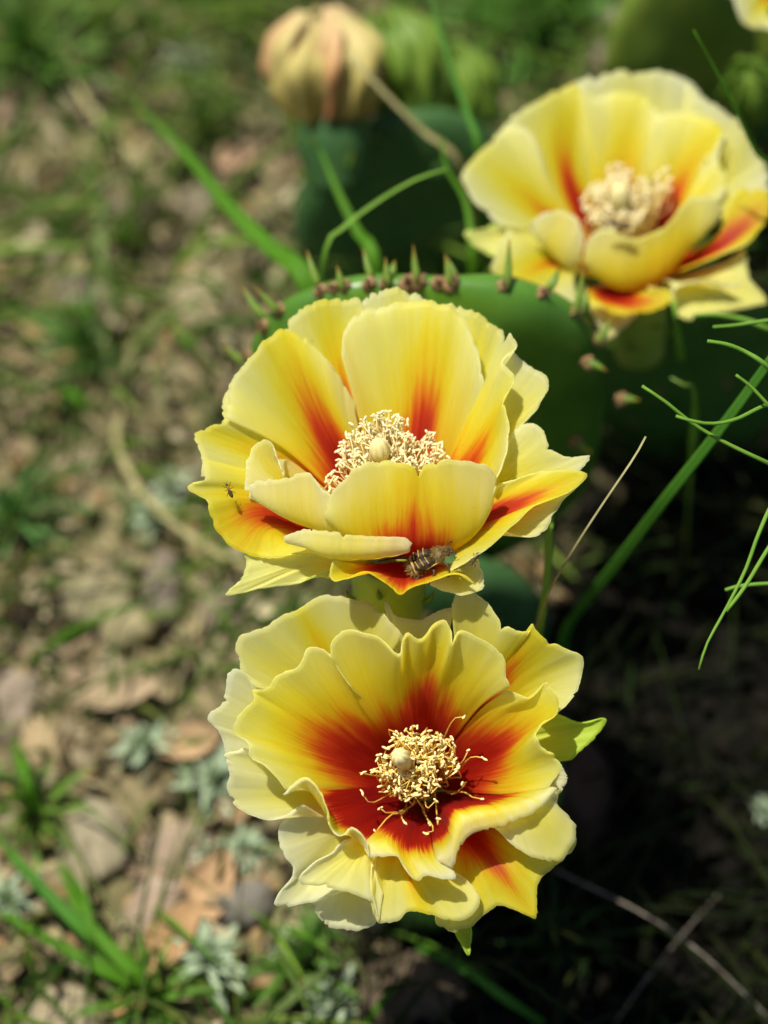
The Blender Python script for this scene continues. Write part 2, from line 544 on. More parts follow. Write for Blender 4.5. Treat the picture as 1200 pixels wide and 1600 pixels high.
# --- the pad behind the middle flower
pad_root = empty('cactus_pad', P(690, 950, 0.64))
tag(pad_root, 'bright green cactus pad with spiky leaves along its rim, behind the middle flower', 'cactus pad')
DPAD = 0.545
pc = P(672, 672, 0.565)
Xp = R_ * (300 * S_ * DPAD)
Yw = Vector((0.0, 0.09, 1.0)).normalized()
top = P(668, 436, DPAD)
Yp = Yw * 0.058
pc = top - Yp
Zp = Xp.cross(Yw).normalized() * 0.010
mb = MB(); pad_mesh(mb, pc, Xp, Yp, Zp, 110, 48, 3, 0.42, 0, 0.62)
mb.build('pad_body', pad_young_m, pad_root)
Zn = Zp.normalized()
if Zn.dot(T_) < 0: Zn = -Zn


def to_px(p):
    v = Vector(p) - CAM; d = v.dot(F_)
    return 600 + v.dot(R_) / d / S_, 800 - v.dot(U_) / d / S_


RIM = []
for k in range(720):
    ph = 2 * math.pi * k / 720
    p = pc + Xp * math.copysign(abs(math.cos(ph)) ** .62, math.cos(ph)) * (1 - .42 * max(0, -math.sin(ph)) ** 1.5) + Yp * math.copysign(abs(math.sin(ph)) ** .62, math.sin(ph))
    RIM.append((p, to_px(p)))


def rim_point(px, py):
    return min(RIM, key=lambda r: (r[1][0] - px) ** 2 + (r[1][1] - py) ** 2)


def face_point(px, py, lift=0.0085):
    ray = (F_ + R_ * ((px - 600) * S_) - U_ * ((py - 800) * S_)).normalized()
    t = (pc + Zn * lift - CAM).dot(Zn) / ray.dot(Zn)
    return CAM + ray * t


rim_leaves = [((386, 572), (343, 536)), ((392, 560), (352, 533)), ((422, 508), (380, 451)), ((446, 490), (404, 447)),
              ((499, 455), (480, 396)), ((537, 449), (528, 412)), ((580, 443), (567, 396)), ((607, 441), (603, 396)), ((612, 447), (619, 420)),
              ((653, 439), (646, 374)), ((660, 440), (652, 405)), ((705, 438), (694, 388)), ((712, 446), (700, 415)), ((791, 455), (794, 374)), ((848, 480), (867, 442)),
              ((892, 488), (905, 412)), ((913, 500), (913, 447)), ((938, 524), (962, 480))]
for i, (a, b) in enumerate(rim_leaves):
    pa, q = rim_point(*a)
    k = S_ * DPAD
    up_ = (R_ * (b[0] - a[0]) - U_ * (b[1] - a[1])) * k + T_ * (0.0012 if i % 2 else -0.0008)
    pa = pa + Zn * (0.002 if i % 2 else -0.001) - up_ * 0.03
    mb = MB(); cone_leaf(mb, pa, pa + up_, 0.00088 + 0.00008 * (i % 3), Zn * 0.0004)
    mb.build('leaf', padleaf_m, pad_root)
for i, (x, y) in enumerate([(398, 552), (424, 512), (446, 488), (502, 455), (522, 455), (540, 450), (578, 441), (604, 438), (634, 437), (655, 437), (686, 436), (706, 437),
                            (786, 447), (841, 470), (890, 490), (932, 526)]):
    pa, q = rim_point(x, y)
    pa = pa + Zn * 0.0012
    areole(pad_root, pa, (pa - pc).normalized() + Zn * .5, (0.0018 if i in (8, 9, 11) else 0.0014), i)
for i, (a, b) in enumerate((((918, 564), (950, 571)), ((970, 622), (1002, 616)), ((900, 690), (925, 700)))):
    pa = face_point(*a, 0.0080)
    areole(pad_root, pa, Zn, 0.0014, 40 + i)
    mb = MB(); cone_leaf(mb, pa, pa + (R_ * (b[0] - a[0]) - U_ * (b[1] - a[1])) * S_ * DPAD + Zn * .002, 0.0010); mb.build('leaf', padleaf_m, pad_root)


def other_pad(name, label, mat, c, hw, hh, th, yaw, lean, roll=0.0, seed=1, nare=14, group='cactus pads in the clump'):
    """a pad with areoles spread on its faces; c is its middle"""
    c = Vector(c)
    rot = Matrix.Rotation(yaw, 3, 'Z') @ Matrix.Rotation(-lean, 3, 'X') @ Matrix.Rotation(roll, 3, 'Y')
    X = rot @ Vector((hw, 0, 0)); Z = rot @ Vector((0, -th, 0)); Y = rot @ Vector((0, 0, hh))
    root = empty(name, c - Y)
    tag(root, label, 'cactus pad', group)
    mb = MB(); pad_mesh(mb, c, X, Y, Z, 64, 32, seed, 0.25); mb.build('pad_body', mat, root)
    r_ = random.Random(seed)
    for i in range(nare):
        q = math.sqrt((i + .5) / nare) * 0.85; a = i * 2.4
        x = q * math.cos(a); y = q * math.sin(a)
        u = math.hypot(x, y); s_ = 1 if i % 2 == 0 else -1
        zt = math.sqrt(max(0, 1 - u ** (2 / 0.55)))
        p = c + X * x * (1 - .25 * max(0, -y) ** 1.5) + Y * y + Z * zt * s_
        areole(root, p, Z * s_, 0.0011, seed * 50 + i)
    return root


other_pad('cactus_pad', 'dusky blue-green pad under the faded tan flower at the top', pad_blue_m, P(640, 345, 0.70), 0.036, 0.045, 0.009, 0.15, 0.1, 0, 11, 16)
other_pad('cactus_pad', 'dark pad directly below the top-right flower', pad_m, P(1010, 570, 0.655), 0.040, 0.055, 0.008, -0.3, 0.0, 0.05, 12, 16)
other_pad('cactus_pad', 'olive pad in the corner behind the top-right flower', pad_olive_m, P(1125, 70, 0.68), 0.036, 0.05, 0.008, 0.25, 0.16, 0.1, 13, 18)
other_pad('cactus_pad', 'low pad half sunk in the soil, under the bright green pad', pad_blue_m, P(690, 1000, 0.635), 0.030, 0.042, 0.009, 0.1, 0.0, 0, 17, 10)
other_pad('cactus_pad', 'shaded pad carrying the lowest flower', pad_m, P(670, 1235, 0.585), 0.035, 0.045, 0.008, 0.15, 0.5, 0, 14, 12)


# ------------------------------------------------------------------ flowers
def make_petal(root, name, mat, pts_fn, rows, redl, redw, seed, ruff=1.0, nu=32, nv=84, flat=0.45, sharp=1.0):
    """rows: lists of (x, y, z) from claw to rim in the flower's own units; a smooth sheet is drawn through them, given ruffles and thickness"""
    base = rows[0][0]
    m0, m1 = np.array(rows[1][0], float), np.array(rows[1][-1], float)
    b = np.array(base, float); dv = (m1 - m0) * 0.07
    R0 = np.stack([b - dv, b + dv])
    rr = [catmull(R0, nv)] + [catmull(r, nv) for r in rows[1:]]
    # smooth the inner rows a little so only the rim keeps its corners
    g = np.stack(rr)                          # rows, nv, 3
    out = np.zeros((nu, nv, 3))
    for j in range(nv):
        out[:, j] = catmull(g[:, j], nu)
    # ruffles
    du = np.gradient(out, axis=0); dvv = np.gradient(out, axis=1)
    nrm = np.cross(du, dvv); nrm /= (np.linalg.norm(nrm, axis=2, keepdims=True) + 1e-9)
    sx = seed * 3.17
    width = np.linalg.norm(np.diff(g[-1], axis=0), axis=1).sum()
    rn = random.Random(seed)
    nicks = [(rn.uniform(.05, .95), rn.uniform(.005, .014), rn.uniform(.2, .7)) for _ in range(0 if mat is green_sepal_m else 3)]
    redl *= rn.uniform(.94, 1.08)
    for i in range(nu):
        u = i / (nu - 1); k = u ** 2.2
        for j in range(nv):
            v = j / (nv - 1)
            s = v * width
            d = 15 * k * noise.noise(Vector((s / 110, u * 1.2, sx)))
            d += 4.5 * (u ** 6) * noise.noise(Vector((s / 42, u * 2, sx + 9)))
            d += 3.0 * math.sin(min(u * 1.15, 1) * math.pi) * noise.noise(Vector((v * 9, u * 2.2, sx + 4)))
            out[i, j] += nrm[i, j] * d * ruff
            e = (u ** 9)
            d2 = sum(h * math.exp(-((v - c) / w_) ** 2) for c, w_, h in nicks)
            out[i, j] -= du[i, j] * (u ** 14) * d2 * min(ruff, 1)
            out[i, j] += nrm[i, j] * 3.0 * u * (0.5 - abs(noise.noise(Vector((v * 13, u * 1.6, sx + 7))))) * ruff
            out[i, j] += du[i, j] * e * (0.55 * noise.noise(Vector((s / 30, 0, sx + 2))) + 0.30 * noise.noise(Vector((s / 11, 0, sx + 5)))) * (0.4 + 1.4 * abs(noise.noise(Vector((s / 160, 3, sx))))) * ruff
    vs = [pts_fn(*p) for p in out.reshape(-1, 3)]
    fs = []; uvs = []
    for i in range(nu):
        for j in range(nv): uvs.append((j / (nv - 1), i / (nu - 1)))
    for i in range(nu - 1):
        for j in range(nv - 1):
            a = i * nv + j
            fs.append((a, a + 1, a + nv + 1, a + nv))
    mb = MB(); mb.add(vs, fs, None, 0, uvs)
    o = mb.build(name, mat, root)
    so_ = o.modifiers.new('thickness', 'SOLIDIFY'); so_.thickness = 0.00028; so_.offset = 0
    o['red_flat'] = float(flat); o['red_sharp'] = float(sharp); o['red_length'] = float(redl); o['red_width'] = float(redw); o['seed'] = float(sx % 17)
    return o


def make_stamens(root, fn, base, axis, tips, seed, an_len, an_r, fil_r, pale=False):
    fm, am = (fil_pale_m, anther_pale_m) if pale else (fil_m, anther_m)
    r_ = random.Random(seed)
    b = np.array(base, float); ax = np.array(axis, float); ax /= np.linalg.norm(ax)
    me_a = None
    for (x, y, z, ln) in tips:
        tip = np.array((x, y, z), float)
        off = tip - b
        rad = off - ax * off.dot(ax)
        st = b + rad * 0.35 + ax * 20
        c1 = st + ax * off.dot(ax) * 0.45 + rad * 0.25 + np.array([r_.gauss(0, 16) for _ in range(3)])
        c2 = st + ax * off.dot(ax) * 0.8 + rad * 0.5 + np.array([r_.gauss(0, 20) for _ in range(3)])
        pts = [Vector(fn(*q)) for q in catmull([st, c1, c2, tip], 10)]
        mb = MB(); frame_tube(mb, pts, [fil_r * (1.15 - 0.4 * i / 9) for i in range(10)], 6)
        fo = mb.build('stamen', fm, root)
        # anther: a small bent bar lying across the filament end
        a = r_.uniform(0, math.pi * 2)
        d = np.array([math.cos(a), math.sin(a), r_.uniform(-0.6, 0.6)]); d /= np.linalg.norm(d)
        d = d * 0.8 + ax * 0.15
        l = ln * r_.uniform(0.6, 1.1)
        bend = np.array([r_.gauss(0, 1) for _ in range(3)]) * l * 0.05
        q = [tip - d * l * .45, tip - d * l * .2 + bend * .6, tip + bend, tip + d * l * .25 + bend * .4, tip + d * l * .5]
        pp = [Vector(fn(*t)) for t in catmull(q, 8)]
        rr = [an_r * f * r_.uniform(.8, 1.2) for f in (0.45, 0.85, 1.05, 0.9, 1.0, 1.15, 0.85, 0.4)]
        mb = MB(); frame_tube(mb, pp, rr, 7)
        mb.build('anther', am, fo)


def make_pistil(root, fn, base, tip, r_style, r_head, seed):
    pts = [Vector(fn(*q)) for q in catmull([base, (np.array(base) * .5 + np.array(tip) * .5), tip], 10)]
    mb = MB(); frame_tube(mb, pts, [r_style] * 10, 12)
    st = mb.build('style', stigma_m, root)
    ax = (pts[-1] - pts[0]).normalized(); x = ax.orthogonal().normalized(); y = ax.cross(x)
    mb = MB()
    for k in range(8):       # stigma lobes closed into a blunt head
        a = 2 * math.pi * k / 8 + seed
        d = x * math.cos(a) + y * math.sin(a)
        c = pts[-1] + d * r_head * 0.42
        ellipsoid(mb, c, d * r_head * 0.52, ax.cross(d) * r_head * 0.42, (ax * 1.0 - d * 0.12) * r_head * 1.05, 12, 9)
    ellipsoid(mb, pts[-1] + ax * r_head * 0.1, x * r_head * 0.80, y * r_head * 0.80, ax * r_head * 1.02, 20, 14)
    mb.build('stigma', stigma_m, st)


def make_ovary(root, fn, top, bot, r0, r1, seed):
    pts = [Vector(fn(*q)) for q in catmull([top, (np.array(top) * .5 + np.array(bot) * .5), bot], 14)]
    rr = [r0 * (1 + 0.10 * math.sin(i / 13 * math.pi)) * (1 - i / 13) + r1 * (i / 13) for i in range(14)]
    mb = MB(); frame_tube(mb, pts, rr, 24)
    ov = mb.build('ovary', ovary_m, root)
    ax = (pts[-1] - pts[0]).normalized(); x = ax.orthogonal().normalized(); y = ax.cross(x)
    for i in range(14):
        a = i * 2.4 + seed; k = 1 + (i * 11) // 14
        d = x * math.cos(a) + y * math.sin(a)
        p = pts[k] + d * rr[k] * 0.97
        mb = MB(); cone_leaf(mb, p, p + (d * 0.5 - ax * 0.9) * 0.0055, 0.0007, d * 0.0006, 6)
        mb.build('leaf', padleaf_m, ov)
    return ov


def mapper(x0, y0, k, depth):
    """flower units (x right, y down, z towards the viewer) -> world"""
    def fn(x, y, z):
        return P(x0 + k * x, y0 + k * y, depth - z * k * S_ * depth)
    return fn


def blob_tips(blobs, seed, ln):
    r_ = random.Random(seed); out = []
    blobs = [(*b[:5], int(b[5] * 1.4)) for b in blobs]
    for (cx, cy, cz, rx, ry, n) in blobs:
        for _ in range(n):
            while True:
                a, b = r_.uniform(-1, 1), r_.uniform(-1, 1)
                if a * a + b * b <= 1: break
            out.append((cx + a * rx, cy + b * ry, cz + r_.uniform(-30, 25), ln))
    return out


# ---- middle flower
K1 = 650 / 1200
f1 = mapper(280, 420, K1, 0.50)
fl1 = empty('prickly_pear_flower', f1(640, 960, -320))
tag(fl1, 'wide open yellow cactus flower with a dark beetle in its front petals', 'flower', 'prickly pear flowers')
A = [  # kind, base, middle row, rim row, red length, red width
 ('p', (640, 800, -235), [(560, 420, -255), (640, 400, -262), (720, 420, -255)], [(520, 115, -240), (540, 82, -245), (600, 56, -250), (650, 62, -250), (700, 85, -245), (750, 120, -240)], .42, .3),
 ('p', (625, 800, -225), [(440, 430, -215), (500, 420, -228), (565, 430, -240)], [(290, 205, -190), (330, 140, -200), (400, 100, -215), (470, 86, -225), (520, 92, -230), (565, 145, -235)], .52, .35),
 ('p', (660, 800, -225), [(740, 430, -244), (800, 440, -234), (850, 470, -220)], [(720, 100, -240), (790, 108, -235), (850, 125, -225), (905, 163, -215), (936, 190, -205), (930, 255, -195)], .5, .35),
 ('p', (640, 795, -205), [(530, 480, -200), (600, 450, -215), (700, 440, -220), (800, 460, -205), (860, 510, -180)], [(470, 245, -170), (476, 180, -185), (515, 130, -200), (600, 105, -210), (700, 93, -210), (790, 113, -205), (840, 180, -190), (872, 270, -170), (890, 380, -150)], .50, .22),
 ('p', (600, 800, -200), [(330, 540, -130), (350, 460, -145), (430, 420, -165), (520, 470, -190)], [(135, 430, -70), (150, 330, -90), (205, 255, -110), (260, 195, -130), (310, 176, -140), (370, 208, -150), (445, 285, -165), (505, 385, -185)], .56, .30),
 ('p', (600, 810, -215), [(320, 640, -120), (290, 560, -140), (320, 480, -160)], [(60, 600, -20), (62, 545, -35), (45, 480, -60), (80, 460, -75), (125, 440, -90), (122, 390, -110), (150, 335, -125)], .5, .4),
 ('p', (600, 820, -205), [(350, 795, -30), (280, 740, -40), (250, 670, -60), (270, 610, -80)], [(450, 840, 75), (340, 832, 70), (270, 832, 60), (190, 820, 50), (130, 780, 40), (90, 720, 30), (75, 665, 30), (24, 630, 30), (78, 600, 15), (62, 545, -10)], .68, .5),
 ('p', (600, 805, -195), [(330, 660, -60), (300, 610, -75), (330, 560, -95)], [(190, 640, 5), (195, 560, -10), (215, 515, -25), (250, 498, -30), (275, 545, -35), (300, 600, -30)], .4, .4),
 ('p', (600, 800, -190), [(235, 672, 20), (300, 715, 30), (400, 752, 40), (490, 775, 40)], [(205, 655, 60), (213, 615, 60), (300, 603, 70), (368, 588, 80), (398, 622, 90), (420, 640, 97), (450, 660, 100)], .35, .4),
 ('p', (660, 830, -190), [(435, 735, 60), (500, 775, 68), (600, 800, 70), (690, 806, 72), (770, 800, 70), (850, 770, 60), (890, 700, 50)], [(425, 690, 100), (440, 645, 115), (480, 603, 125), (505, 572, 130), (560, 556, 135), (640, 560, 138), (680, 574, 135), (690, 603, 130), (700, 574, 135), (760, 549, 135), (820, 552, 130), (870, 562, 125), (905, 583, 115), (916, 610, 105), (905, 650, 90)], .60, .28),
 ('p', (600, 830, -195), [(330, 795, 90), (420, 830, 100), (520, 832, 105), (620, 822, 100), (660, 812, 100)], [(302, 772, 120), (345, 757, 125), (400, 752, 130), (500, 768, 135), (590, 772, 130), (648, 775, 125), (669, 793, 120)], .4, .5),
 ('p', (660, 845, -190), [(520, 855, 10), (600, 878, 5), (680, 880, 5), (770, 860, 10)], [(445, 835, 105), (443, 887, 118), (480, 886, 125), (540, 880, 130), (590, 902, 135), (634, 937, 140), (665, 922, 140), (710, 898, 135), (760, 880, 130), (810, 880, 120), (850, 915, 110)], .74, .7),
 ('s', (560, 850, -200), [(440, 808, 0), (380, 870, 0), (430, 895, -10)], [(190, 825, 30), (188, 880, 40), (133, 941, 50), (220, 926, 40), (330, 905, 30), (440, 872, 20)], .15, .4),
 ('p', (700, 850, -200), [(740, 880, -30), (790, 850, -40)], [(700, 905, 60), (760, 928, 70), (820, 946, 70), (872, 930, 60), (882, 890, 40), (855, 835, 30)], .3, .4),
 ('p', (700, 810, -180), [(790, 815, 10), (860, 730, -25), (885, 660, -50)], [(780, 866, 120), (860, 828, 110), (940, 760, 100), (1020, 692, 90), (1100, 650, 80), (1166, 608, 70), (1172, 588, 62), (1100, 580, 40), (1000, 598, 20), (915, 635, 0)], .55, .6),
 ('p', (720, 810, -200), [(850, 790, -30), (900, 720, -45)], [(900, 735, 45), (955, 768, 55), (1010, 777, 55), (1058, 752, 50), (1092, 690, 45), (1165, 610, 35)], .3, .4),
 ('p', (700, 790, -205), [(880, 690, -90), (870, 600, -120)], [(1150, 590, 20), (1188, 543, 15), (1110, 541, -10), (1070, 512, -30), (1045, 460, -50), (1000, 446, -70), (955, 480, -95)], .35, .4),
 ('p', (700, 790, -210), [(850, 620, -150), (840, 500, -172)], [(930, 500, -110), (1000, 440, -95), (1042, 392, -90), (1067, 335, -95), (1050, 305, -105), (1000, 273, -125), (950, 225, -155)], .35, .4),
 ('p', (690, 790, -185), [(880, 670, -55), (888, 560, -85), (880, 470, -120), (868, 350, -155)], [(898, 612, 40), (918, 600, 32), (940, 530, 15), (954, 465, -5), (936, 385, -25), (968, 320, -45), (930, 270, -65), (968, 222, -80), (952, 184, -90)], .52, .35),
]
for i, (k, b, mid, rim, rl, rw) in enumerate(A):
    make_petal(fl1, 'petal' if k == 'p' else 'sepal', {'p': petal_m, 's': sepal_m, 'g': green_sepal_m}[k], f1, [[b], mid, rim], rl * (1.10 if rl > .45 else 1), rw * 1.3, i + 1, flat=.5)
axis1 = (0, -.82, .57)
tips = blob_tips([(560, 505, -10, 95, 80, 70), (500, 540, -10, 50, 70, 34), (600, 440, -25, 45, 30, 18), (640, 500, -40, 45, 70, 34), (715, 515, -50, 45, 45, 26),
                  (440, 610, 0, 25, 35, 9), (650, 570, 20, 60, 30, 22), (770, 545, -50, 18, 10, 3)], 5, 30)
make_stamens(fl1, f1, (640, 790, -190), axis1, tips, 6, 30, 0.00027, 0.00019, True)
make_pistil(fl1, f1, (625, 790, -185), (577, 520, 25), 0.0012, 0.0024, 0.2)
make_ovary(fl1, f1, (610, 830, -215), (590, 1190, -520), 0.0085, 0.0065, 1)

# ---- lowest flower
K2 = 660 / 1200
f2 = mapper(300, 900, K2, 0.492)
fl2 = empty('prickly_pear_flower', f2(680, 640, -700))
tag(fl2, 'lowest yellow cactus flower facing the viewer, with a deep red throat and loose stamens', 'flower', 'prickly pear flowers')
B = [
 ('p', (650, 560, -370), [(600, 330, -235), (700, 320, -235)], [(560, 130, -140), (549, 72, -130), (585, 118, -138), (640, 126, -140), (700, 100, -140), (745, 85, -140)], .3, .4),
 ('p', (610, 570, -360), [(370, 390, -200), (430, 330, -205), (530, 320, -210)], [(172, 310, -110), (135, 250, -110), (123, 205, -110), (145, 163, -110), (200, 150, -105), (240, 120, -105), (280, 105, -105), (350, 66, -110), (420, 62, -110), (490, 75, -110), (545, 105, -115), (600, 165, -120)], .60, .14),
 ('p', (690, 570, -350), [(750, 330, -190), (840, 300, -185), (910, 330, -185), (930, 400, -185)], [(733, 75, -90), (752, 48, -95), (800, 50, -95), (840, 80, -90), (870, 120, -85), (900, 147, -80), (955, 156, -75), (964, 134, -75), (1000, 175, -75), (1060, 205, -75), (1111, 230, -75), (1102, 290, -70), (1088, 340, -65), (1030, 400, -60)], .62, .30),
 ('p', (600, 590, -365), [(340, 540, -195), (340, 470, -195), (360, 400, -195)], [(98, 530, -90), (95, 490, -90), (75, 440, -90), (42, 404, -85), (92, 350, -95), (100, 290, -100), (120, 261, -105), (150, 275, -110), (180, 330, -115)], .2, .4),
 ('p', (610, 610, -355), [(420, 690, -150), (350, 630, -150), (330, 550, -150)], [(315, 650, -50), (250, 686, -60), (190, 691, -60), (130, 662, -65), (100, 612, -65), (105, 560, -65), (93, 508, -60), (150, 490, -50)], .25, .4),
 ('p', (620, 640, -365), [(480, 800, -185), (420, 740, -185), (400, 680, -175)], [(450, 885, -100), (340, 922, -100), (234, 933, -100), (286, 845, -100), (250, 770, -100), (256, 700, -100), (325, 652, -100)], .15, .4),
 ('p', (630, 640, -370), [(540, 800, -200), (460, 800, -200)], [(545, 940, -130), (526, 985, -130), (500, 1001, -130), (450, 1006, -130), (390, 995, -130), (345, 935, -130), (330, 885, -130)], .15, .4),
 ('g', (700, 560, -370), [(880, 450, -235), (880, 520, -235)], [(1020, 385, -150), (1060, 398, -150), (1100, 412, -150), (1173, 407, -145), (1150, 455, -150), (1090, 510, -150), (1042, 526, -150)], .12, .3),
 ('p', (700, 580, -370), [(880, 550, -225), (880, 600, -225)], [(1045, 528, -140), (1062, 570, -140), (1055, 610, -140), (1010, 633, -140), (960, 640, -140)], .15, .3),
 ('g', (690, 680, -370), [(720, 860, -205), (760, 860, -205)], [(735, 995, -120), (750, 1035, -120), (786, 1081, -115), (788, 1040, -120), (790, 990, -120)], .1, .3),
 ('p', (690, 640, -345), [(715, 800, -115), (790, 790, -105), (870, 780, -105), (940, 740, -115)], [(694, 965, -60), (698, 992, -60), (745, 1009, -60), (790, 999, -60), (830, 960, -50), (880, 935, -50), (930, 953, -50), (981, 973, -50), (978, 915, -50), (990, 860, -55), (1040, 820, -60), (1085, 770, -62), (1090, 722, -70)], .66, .6),
 ('p', (660, 640, -340), [(520, 800, -90), (600, 805, -85), (700, 815, -90)], [(512, 820, -25), (508, 900, -12), (526, 982, -15), (580, 976, -10), (620, 950, -5), (680, 960, -5), (760, 977, -10), (800, 960, -20), (817, 915, -30), (795, 880, -40), (745, 840, -50)], .72, .15),
 ('p', (630, 640, -335), [(450, 745, -70), (490, 780, -65), (525, 800, -70)], [(440, 752, -25), (400, 788, -10), (345, 820, 0), (308, 852, 0), (312, 871, 0), (380, 882, 0), (450, 902, 0), (510, 930, -8), (530, 985, -12), (540, 900, -25)], .3, .5),
 ('p', (690, 620, -335), [(860, 705, -45), (930, 665, -35), (1010, 610, -40)], [(862, 716, 0), (920, 770, 8), (980, 800, 8), (1036, 809, 0), (1080, 768, -12), (1093, 715, -20), (1070, 680, -30), (1027, 655, -40), (1035, 605, -45)], .35, .5),
 ('p', (680, 590, -335), [(800, 400, -160), (870, 440, -140), (890, 520, -130), (880, 620, -115)], [(893, 325, -45), (960, 345, -20), (1005, 300, -10), (1032, 330, -5), (1040, 390, 0), (1000, 420, 10), (978, 450, 15), (992, 482, 15), (1036, 520, 10), (1043, 555, 8), (1005, 602, 5)], .60, .42),
 ('p', (615, 590, -335), [(420, 610, -130), (370, 540, -120), (375, 440, -125), (440, 385, -135), (520, 395, -160)], [(268, 604, 20), (215, 545, 20), (165, 515, 15), (160, 480, 10), (122, 450, 0), (125, 415, 0), (174, 350, -5), (163, 322, -10), (220, 316, -10), (240, 285, -15), (300, 255, -15), (333, 204, -20), (378, 215, -22), (410, 250, -28), (450, 310, -45)], .60, .34),
 ('p', (655, 560, -335), [(500, 400, -140), (560, 355, -120), (650, 335, -110), (740, 345, -115), (805, 385, -130)], [(396, 230, -10), (402, 185, 0), (440, 155, 5), (500, 165, 20), (550, 190, 32), (590, 222, 48), (597, 180, 38), (612, 160, 32), (650, 176, 32), (690, 140, 22), (717, 125, 15), (735, 150, 20), (741, 195, 30), (757, 155, 20), (800, 165, 15), (870, 208, 10), (891, 245, 10), (885, 290, 5), (898, 318, 0)], .60, .34),
 ('p', (630, 610, -335), [(345, 600, -65), (400, 670, -55), (455, 725, -55), (510, 760, -65)], [(258, 622, 15), (300, 590, 22), (330, 577, 30), (365, 605, 40), (392, 655, 48), (396, 700, 48), (420, 733, 50), (450, 712, 45), (485, 738, 50), (500, 800, 40)], .75, 1.2),
 ('p', (650, 640, -330), [(500, 750, -25), (560, 747, -5), (620, 775, 0), (690, 792, -5)], [(503, 805, 28), (545, 800, 40), (582, 798, 50), (608, 838, 60), (642, 867, 62), (668, 851, 60), (742, 860, 60), (744, 838, 50)], .71, 1.2),
 ('p', (690, 640, -330), [(685, 795, -15), (733, 745, 10), (748, 682, 20), (790, 663, 20), (870, 648, 8), (940, 630, -5), (1005, 598, -10)], [(700, 812, 10), (740, 833, 20), (755, 782, 35), (790, 737, 45), (850, 713, 50), (920, 695, 45), (990, 660, 30), (1035, 610, 10)], .77, 1.2),
]
for i, (k, b, mid, rim, rl, rw) in enumerate(B):
    make_petal(fl2, 'petal' if k == 'p' else 'sepal', {'p': petal_m, 's': sepal_m, 'g': green_sepal_m}[k], f2, [[b], mid, rim], rl, rw, i + 31, flat=0.72 if i >= 14 else 0.55, sharp=2.6 if i >= 17 else 1.0)
tips = blob_tips([(610, 530, -90, 85, 85, 70), (680, 520, -100, 80, 80, 60), (620, 590, -90, 90, 45, 40), (640, 470, -100, 80, 40, 26), (560, 560, -90, 50, 60, 16)], 8, 30)
tips = [t for t in tips if math.hypot(t[0] - 590, t[1] - 512) > 34]
tips += [(772, 400, -60, 26), (830, 518, -60, 30), (825, 634, -70, 26), (535, 660, -130, 28), (520, 730, -110, 26), (665, 730, -110, 28), (605, 700, -130, 30), (488, 560, -50, 32),
         (482, 616, -50, 34), (700, 690, -130, 26), (738, 462, -60, 30), (693, 638, -40, 34), (768, 590, -90, 28), (752, 545, -60, 34), (785, 495, -90, 24), (675, 705, -140, 22), (640, 430, -60, 28), (745, 480, -60, 30)]
make_stamens(fl2, f2, (650, 590, -320), (-.1, -.12, .98), tips, 9, 30, 0.00025, 0.00017)
make_pistil(fl2, f2, (650, 590, -320), (592, 515, -40), 0.0014, 0.0024, 0.5)
make_ovary(fl2, f2, (655, 600, -360), (690, 650, -760), 0.0085, 0.0065, 2)

